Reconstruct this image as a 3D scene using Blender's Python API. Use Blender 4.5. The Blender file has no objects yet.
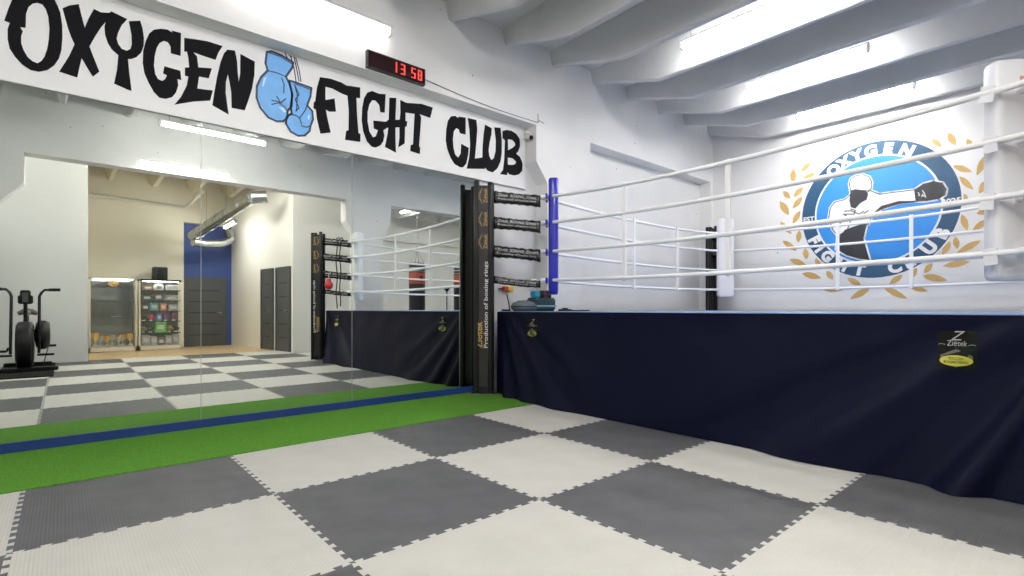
import bpy, bmesh, math, random
from mathutils import Vector, Matrix
random.seed(7)
PI = math.pi
LAMP = 66; EXPO = 0.75
SC = bpy.context.scene
COL = SC.collection
# ------------------------------------------------------------------ materials
def new_mat(name):
    m = bpy.data.materials.new(name); m.use_nodes = True
    nt = m.node_tree; b = nt.nodes['Principled BSDF']
    return m, nt, b
def mat(name, col, rough=.5, metal=0., bump=0., bscale=40., var=0., vscale=3., spec=.5, coat=0., stretch=None, emit=None, estr=0., alpha=None, trans=0., sheen=0.):
    m, nt, b = new_mat(name)
    b.inputs['Base Color'].default_value = (*col, 1)
    b.inputs['Roughness'].default_value = rough
    b.inputs['Metallic'].default_value = metal
    b.inputs['Specular IOR Level'].default_value = spec
    b.inputs['Coat Weight'].default_value = coat
    if sheen: b.inputs['Sheen Weight'].default_value = sheen
    if trans: b.inputs['Transmission Weight'].default_value = trans
    tc = nt.nodes.new('ShaderNodeTexCoord')
    src = tc.outputs['Object']
    if stretch:
        mp = nt.nodes.new('ShaderNodeMapping'); mp.inputs['Scale'].default_value = stretch
        nt.links.new(src, mp.inputs['Vector']); src = mp.outputs['Vector']
    if var:
        n = nt.nodes.new('ShaderNodeTexNoise'); n.inputs['Scale'].default_value = vscale; n.inputs['Detail'].default_value = 5
        nt.links.new(src, n.inputs['Vector'])
        r = nt.nodes.new('ShaderNodeValToRGB')
        r.color_ramp.elements[0].position = .3; r.color_ramp.elements[1].position = .7
        r.color_ramp.elements[0].color = (*[c*(1-var) for c in col], 1)
        r.color_ramp.elements[1].color = (*[min(1, c*(1+var*.6)) for c in col], 1)
        nt.links.new(n.outputs['Fac'], r.inputs['Fac']); nt.links.new(r.outputs['Color'], b.inputs['Base Color'])
    if bump:
        n2 = nt.nodes.new('ShaderNodeTexNoise'); n2.inputs['Scale'].default_value = bscale; n2.inputs['Detail'].default_value = 3
        nt.links.new(src, n2.inputs['Vector'])
        bp = nt.nodes.new('ShaderNodeBump'); bp.inputs['Strength'].default_value = bump; bp.inputs['Distance'].default_value = .02
        nt.links.new(n2.outputs['Fac'], bp.inputs['Height']); nt.links.new(bp.outputs['Normal'], b.inputs['Normal'])
    if emit:
        b.inputs['Emission Color'].default_value = (*emit, 1); b.inputs['Emission Strength'].default_value = estr
    return m
def mat_spotted(name, col, spot=(.12, .12, .12)):
    # painted plaster with tiny chips and hairline scratches
    m = mat(name, col, .6, bump=.12, bscale=9., var=.05, vscale=1.3)
    nt = m.node_tree; b = nt.nodes['Principled BSDF']
    tc = [n for n in nt.nodes if n.type == 'TEX_COORD'][0]
    v = nt.nodes.new('ShaderNodeTexVoronoi'); v.inputs['Scale'].default_value = 3.2
    nt.links.new(tc.outputs['Object'], v.inputs['Vector'])
    c = nt.nodes.new('ShaderNodeMath'); c.operation = 'LESS_THAN'; c.inputs[1].default_value = .035
    nt.links.new(v.outputs['Distance'], c.inputs[0])
    mx = nt.nodes.new('ShaderNodeMix'); mx.data_type = 'RGBA'
    mx.inputs[7].default_value = (*spot, 1)
    old = b.inputs['Base Color'].links[0].from_socket
    nt.links.new(c.outputs[0], mx.inputs[0]); nt.links.new(old, mx.inputs[6]); nt.links.new(mx.outputs[2], b.inputs['Base Color'])
    return m
def mat_foam(name, col, var=.08):
    # interlocking foam mat: woven leather-like embossing
    m = mat(name, col, .55, var=var, vscale=5.)
    nt = m.node_tree; b = nt.nodes['Principled BSDF']
    tc = [n for n in nt.nodes if n.type == 'TEX_COORD'][0]
    w1 = nt.nodes.new('ShaderNodeTexWave'); w1.wave_type = 'BANDS'; w1.bands_direction = 'X'; w1.inputs['Scale'].default_value = 24.
    w2 = nt.nodes.new('ShaderNodeTexWave'); w2.wave_type = 'BANDS'; w2.bands_direction = 'Y'; w2.inputs['Scale'].default_value = 24.
    mu = nt.nodes.new('ShaderNodeMath'); mu.operation = 'MULTIPLY'
    for w in (w1, w2): nt.links.new(tc.outputs['Object'], w.inputs['Vector'])
    nt.links.new(w1.outputs['Fac'], mu.inputs[0]); nt.links.new(w2.outputs['Fac'], mu.inputs[1])
    bp = nt.nodes.new('ShaderNodeBump'); bp.inputs['Strength'].default_value = .5; bp.inputs['Distance'].default_value = .003
    nt.links.new(mu.outputs[0], bp.inputs['Height']); nt.links.new(bp.outputs['Normal'], b.inputs['Normal'])
    return m
M = {}
M['white'] = mat_spotted('white_wall_paint', (.84, .835, .825))
M['concrete_white'] = mat_spotted('white_painted_concrete', (.82, .815, .81))
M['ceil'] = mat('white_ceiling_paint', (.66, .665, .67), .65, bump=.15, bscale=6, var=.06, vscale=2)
M['grey_wall'] = mat('light_grey_wall_paint', (.64, .65, .64), .6, var=.03, vscale=1.)
M['cream'] = mat('cream_wall_paint', (.82, .785, .68), .6, var=.03, vscale=1.)
M['navy_wall'] = mat('blue_wall_paint', (.03, .07, .28), .5)
M['sign_white'] = mat('white_sign_paint', (.84, .84, .85), .5)
M['black_paint'] = mat('black_lettering_paint', (.006, .006, .008), .75, spec=.15)
M['mirror'] = mat('mirror_silver', (.80, .84, .79), .008, 1.)
M['mirror_edge'] = mat('mirror_edge_glass', (.35, .4, .38), .2, .3)
M['blue_board'] = mat('blue_skirting_paint', (.008, .035, .19), .5)
M['foam_white'] = mat_foam('light_foam_mat', (.60, .59, .545), .05)
M['foam_dark'] = mat_foam('dark_foam_mat', (.095, .098, .105), .22)
M['wood_floor'] = mat('pale_wood_floor', (.62, .45, .25), .35, var=.15, vscale=3, stretch=(1, 8, 1))
M['rubber'] = mat('black_rubber', (.007, .007, .007), .8, spec=.2, bump=.2, bscale=90)
M['steel_black'] = mat('black_steel', (.004, .004, .005), .35, spec=.35)
M['plastic_black'] = mat('black_plastic', (.004, .004, .005), .4, spec=.3)
M['foam_black'] = mat('black_vinyl', (.008, .008, .010), .42, spec=.35, bump=.2, bscale=30)
M['cover_black'] = mat('dark_vinyl_cover', (.022, .018, .020), .45, bump=.5, bscale=14)
M['wrap_black'] = mat('crinkled_black_vinyl', (.006, .006, .007), .2, bump=1., bscale=26, coat=.5)
M['print_silver'] = mat('silver_print', (.45, .45, .45), .4)
M['print_white'] = mat('white_print', (.75, .75, .75), .5)
M['print_gold'] = mat('gold_print', (.50, .33, .10), .45)
M['pad_blue'] = mat('blue_vinyl', (.008, .012, .38), .3, bump=.15, bscale=10, coat=.3)
M['pad_white'] = mat('white_vinyl', (.80, .80, .84), .35, bump=.2, bscale=10, coat=.2)
M['pad_red'] = mat('red_vinyl', (.5, .02, .02), .3, coat=.3)
M['rope'] = mat('white_rope_sleeve', (.90, .90, .91), .4)
M['skirt'] = mat('navy_satin_cloth', (.0012, .0022, .0150), .5, bump=.05, bscale=60, spec=.12)
M['canvas'] = mat('blue_canvas', (.15, .23, .40), .6, bump=.1, bscale=120)
M['lamp_body'] = mat('white_lamp_housing', (.8, .8, .8), .4)
M['tube'] = mat('fluorescent_tube', (1, 1, 1), .4, emit=(1., .975, .945), estr=LAMP)
M['tube_soft'] = mat('dimmer_fluorescent_tube', (1, 1, 1), .4, emit=(1., .975, .945), estr=LAMP*.62)
M['tube_mid'] = mat('medium_fluorescent_tube', (1, 1, 1), .4, emit=(1., .975, .945), estr=LAMP*.85)
M['tube_dim'] = mat('weak_fluorescent_tube', (1, 1, 1), .4, emit=(1., .975, .945), estr=LAMP*.10)
M['tube_warm'] = mat('warm_fluorescent_tube', (1, 1, 1), .4, emit=(1., .96, .90), estr=LAMP*1.35)
M['wire'] = mat('grey_wire', (.3, .3, .3), .4, .6)
M['duct'] = mat('galvanised_duct', (.55, .58, .6), .25, 1., var=.1, vscale=6)
M['door_grey'] = mat('anthracite_door', (.075, .08, .085), .45)
M['door_dark'] = mat('door_groove', (.02, .02, .022), .5)
M['chrome'] = mat('chrome', (.7, .7, .7), .15, 1.)
M['red_led'] = mat('red_led', (.5, .01, .01), .4, emit=(1., .05, .04), estr=1.6)
M['clock_case'] = mat('clock_black_plastic', (.02, .02, .024), .35)
M['clock_face'] = mat('clock_dark_face', (.02, .004, .006), .25)
M['clock_side'] = mat('clock_grey_side', (.18, .18, .19), .5)
M['glove_blue'] = mat('light_blue_paint', (.16, .44, .86), .45, var=.12, vscale=9)
M['glove_line'] = mat('dark_outline_paint', (.02, .04, .10), .45)
M['glove_shine'] = mat('pale_blue_paint', (.55, .78, .97), .45)
M['em_ring'] = mat('petrol_blue_paint', (.012, .07, .15), .5)
M['em_inner'] = mat('azure_paint', (.025, .25, .70), .5)
M['em_white'] = mat('white_emblem_paint', (.82, .82, .82), .5)
M['em_dark'] = mat('charcoal_emblem_paint', (.02, .022, .03), .5)
M['em_gold'] = mat('ochre_leaf_paint', (.60, .39, .13), .5, var=.08, vscale=12)
M['glass'] = None
m, nt, b = new_mat('clear_glass')
b.inputs['Base Color'].default_value = (.95, 1, .98, 1); b.inputs['Roughness'].default_value = .02
b.inputs['Alpha'].default_value = .05
M['glass'] = m
M['shelf_glass'] = mat('shelf_edge_glass', (.03, .05, .05), .1)
M['case_frame'] = mat('pale_case_frame', (.72, .68, .58), .4)
M['case_mirror'] = mat('case_back_mirror', (.26, .30, .34), .05, 1.)
M['case_back'] = mat('case_dark_back', (.09, .09, .09), .6)
M['gold'] = mat('gold_metal', (.85, .58, .15), .25, 1.)
M['silver'] = mat('silver_metal', (.75, .75, .72), .25, 1.)
M['bag_black'] = mat('punching_bag_black', (.012, .012, .014), .35, coat=.2)
M['bag_orange'] = mat('punching_bag_orange', (.42, .07, .03), .4)
M['red'] = mat('red_leather', (.55, .015, .03), .3, coat=.4)
M['yellow'] = mat('yellow_plastic', (.8, .6, .05), .4)
M['cyan'] = mat('cyan_fabric', (.02, .38, .6), .6)
M['maroon'] = mat('maroon_box', (.06, .01, .02), .5)
M['cabinet_fill'] = mat('cabinet_fill_glow', (1, 1, 1), .5, emit=(1, .97, .9), estr=LAMP*.35)  # glow for the strips added inside the cabinets
M['mesh_grey'] = mat('grey_translucent_plastic', (.12, .15, .17), .25)
M['teal'] = mat('dark_teal_fabric', (.015, .05, .06), .6)
M['green'] = mat('bright_green_box', (.08, .5, .04), .5, var=.6, vscale=30)
M['purple'] = mat('purple_vinyl', (.2, .02, .16), .4)
M['grey_pack'] = mat('grey_packaging', (.32, .34, .34), .5, var=.6, vscale=40)
M['label_black'] = mat('black_badge', (.007, .009, .007), .7, spec=.1)
M['print_dim'] = mat('grey_badge_lettering', (.38, .38, .36), .6)
M['badge_yellow'] = mat('yellow_badge_print', (.45, .45, .04), .5)
M['badge_grey'] = mat('grey_badge_print', (.09, .09, .08), .6)
M['pipe_white'] = mat('white_pipe', (.75, .75, .72), .4)
# turf
m, nt, b = new_mat('green_artificial_turf')
tc = nt.nodes.new('ShaderNodeTexCoord'); n = nt.nodes.new('ShaderNodeTexNoise'); n.inputs['Scale'].default_value = 160; n.inputs['Detail'].default_value = 4
r = nt.nodes.new('ShaderNodeValToRGB'); r.color_ramp.elements[0].position = .3; r.color_ramp.elements[1].position = .72
r.color_ramp.elements[0].color = (.035, .14, .008, 1); r.color_ramp.elements[1].color = (.19, .47, .06, 1)
nt.links.new(tc.outputs['Object'], n.inputs['Vector']); nt.links.new(n.outputs['Fac'], r.inputs['Fac']); nt.links.new(r.outputs['Color'], b.inputs['Base Color'])
bp = nt.nodes.new('ShaderNodeBump'); bp.inputs['Strength'].default_value = .9; bp.inputs['Distance'].default_value = .01
nt.links.new(n.outputs['Fac'], bp.inputs['Height']); nt.links.new(bp.outputs['Normal'], b.inputs['Normal'])
b.inputs['Roughness'].default_value = .85; b.inputs['Specular IOR Level'].default_value = .15
M['turf'] = m
# ------------------------------------------------------------------ mesh helpers
class MB:
    def __init__(s): s.v = []; s.f = []; s.sm = []
    def add(s, v, f, smooth=False):
        o = len(s.v); s.v += [tuple(p) for p in v]; s.f += [tuple(i+o for i in q) for q in f]; s.sm += [smooth]*len(f); return s
    def box(s, x0, x1, y0, y1, z0, z1, mtx=None, ch=0.):
        if ch:
            # chamfered box: three nested rings
            def ring(z, d): return [(x0+ch+(-d), y0, z), (x1-ch+d, y0, z)]
            pts = []
            c = ch
            for z, i in ((z0, c), (z0+c, 0), (z1-c, 0), (z1, c)):
                pts += [(x0+c+ (0 if i == 0 else 0), y0+i, z), (x1-c, y0+i, z), (x1-i, y0+c, z), (x1-i, y1-c, z), (x1-c, y1-i, z), (x0+c, y1-i, z), (x0+i, y1-c, z), (x0+i, y0+c, z)]
            f = [tuple(range(7, -1, -1)), tuple(range(24, 32))]
            for k in range(3):
                for j in range(8):
                    a = k*8+j; b2 = k*8+(j+1) % 8; f.append((a, b2, b2+8, a+8))
            v = pts
        else:
            v = [(x0, y0, z0), (x1, y0, z0), (x1, y1, z0), (x0, y1, z0), (x0, y0, z1), (x1, y0, z1), (x1, y1, z1), (x0, y1, z1)]
            f = [(3, 2, 1, 0), (4, 5, 6, 7), (0, 1, 5, 4), (1, 2, 6, 5), (2, 3, 7, 6), (3, 0, 4, 7)]
        if mtx is not None: v = [mtx @ Vector(p) for p in v]
        return s.add(v, f)
    def tube(s, path, r, n=12, caps=True, smooth=True):
        P = [Vector(p) for p in path]; rs = r if isinstance(r, (list, tuple)) else [r]*len(P)
        up = None; rings = []
        for i, p in enumerate(P):
            d = (P[min(i+1, len(P)-1)]-P[max(i-1, 0)]).normalized()
            if up is None:
                up = Vector((0, 0, 1)) if abs(d.z) < .9 else Vector((1, 0, 0))
            a = d.cross(up); 
            if a.length < 1e-6: a = d.cross(Vector((0, 1, 0)))
            a.normalize(); b2 = a.cross(d).normalized(); up = b2
            rings.append([p+a*math.cos(2*PI*k/n)*rs[i]+b2*math.sin(2*PI*k/n)*rs[i] for k in range(n)])
        v = [q for rg in rings for q in rg]; f = []
        for i in range(len(P)-1):
            for k in range(n):
                a1 = i*n+k; b1 = i*n+(k+1) % n; f.append((a1, a1+n, b1+n, b1))
        s.add(v, f, smooth)
        if caps:
            s.add(rings[0], [tuple(range(n))]); s.add(rings[-1], [tuple(range(n-1, -1, -1))])
        return s
    def lathe(s, prof, c=(0, 0, 0), n=24, axis='z', smooth=True):
        v = []; f = []
        for r0, h in prof:
            for k in range(n):
                a = 2*PI*k/n; x, y, z = r0*math.cos(a), r0*math.sin(a), h
                if axis == 'x': x, y, z = h, r0*math.cos(a), r0*math.sin(a)
                if axis == 'y': x, y, z = r0*math.sin(a), h, r0*math.cos(a)
                v.append((x+c[0], y+c[1], z+c[2]))
        for i in range(len(prof)-1):
            for k in range(n):
                a1 = i*n+k; b1 = i*n+(k+1) % n; f.append((a1, b1, b1+n, a1+n))
        s.add(v, f, smooth)
        s.add(v[:n], [tuple(range(n-1, -1, -1))]); s.add(v[-n:], [tuple(range(n))])
        return s
    def prism(s, poly, fn0, fn1):
        # poly: 2D points; fn0/fn1 map a 2D point to the two caps
        n = len(poly); v = [fn0(p) for p in poly]+[fn1(p) for p in poly]
        f = [tuple(range(n)), tuple(range(2*n-1, n-1, -1))]+[(i, n+i, n+(i+1) % n, (i+1) % n) for i in range(n)]
        return s.add(v, f)
    def build(s, name, m, parent=None, loc=None, norm=True):
        me = bpy.data.meshes.new(name)
        off = Vector(loc) if loc is not None else Vector((0, 0, 0))
        me.from_pydata([tuple(Vector(p)-off) for p in s.v], [], s.f)
        for p, q in zip(me.polygons, s.sm): p.use_smooth = q
        if norm:
            bm = bmesh.new(); bm.from_mesh(me); bmesh.ops.recalc_face_normals(bm, faces=bm.faces); bm.to_mesh(me); bm.free()
        me.materials.append(m); me.update()
        o = bpy.data.objects.new(name, me); COL.objects.link(o)
        o.location = off
        if parent is not None: o.parent = parent
        return o
def tag(o, label=None, cat=None, group=None, kind=None):
    if label: o['label'] = label
    if cat: o['category'] = cat
    if group: o['group'] = group
    if kind: o['kind'] = kind
    return o
def empty(name, loc, label, cat, group=None, rz=0.):
    o = bpy.data.objects.new(name, None); COL.objects.link(o); o.location = loc; o.rotation_euler = (0, 0, rz)
    o.empty_display_size = .1
    return tag(o, label, cat, group)
def struct(name, mb, m, label=None, parent=None):
    o = mb.build(name, m, parent)
    if parent is None: o['kind'] = 'structure'
    if label: o['label'] = label
    return o
def poly_fill(loops, fn):
    """filled flat shape from 2D loops (first outer, rest holes), as triangles, mapped by fn"""
    from mathutils.geometry import tessellate_polygon
    ls = [[Vector((p[0], p[1], 0)) for p in l] for l in loops]
    flat = [p for l in ls for p in l]
    return [fn(p) for p in flat], [tuple(t) for t in tessellate_polygon(ls)]
def text_mesh(body, size, mtx, bold=.0, align='CENTER', width=None):
    cu = bpy.data.curves.new('lettering', 'FONT'); cu.body = body; cu.size = size; cu.align_x = align; cu.align_y = 'CENTER'; cu.offset = bold*size; cu.resolution_u = 3
    ob = bpy.data.objects.new('lettering', cu); COL.objects.link(ob)
    bpy.context.view_layer.update()
    me = bpy.data.meshes.new_from_object(ob.evaluated_get(bpy.context.evaluated_depsgraph_get()))
    bpy.data.objects.remove(ob); bpy.data.curves.remove(cu)
    vs = [v.co.copy() for v in me.vertices]; fs = [tuple(p.vertices) for p in me.polygons]
    if width and vs:
        w = max(v.x for v in vs)-min(v.x for v in vs)
        if w > 0: vs = [Vector((v.x*width/w, v.y, v.z)) for v in vs]
    bpy.data.meshes.remove(me)
    return [mtx @ v for v in vs], fs
def frame(o, ex, ey):
    """matrix whose x,y axes are ex,ey at origin o"""
    ex = Vector(ex).normalized(); ey = Vector(ey).normalized(); ez = ex.cross(ey)
    mt = Matrix((ex, ey, ez)).transposed().to_4x4(); mt.translation = Vector(o); return mt
def copy_tree(o, parent=None):
    c = o.copy(); COL.objects.link(c)
    if parent is not None: c.parent = parent
    for ch in list(o.children): copy_tree(ch, c)
    return c
def ell(cx, cy, rx, ry, n=24, a0=0., a1=2*PI): return [(cx+rx*math.cos(a0+(a1-a0)*i/n), cy+ry*math.sin(a0+(a1-a0)*i/n)) for i in range(n)]
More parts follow.
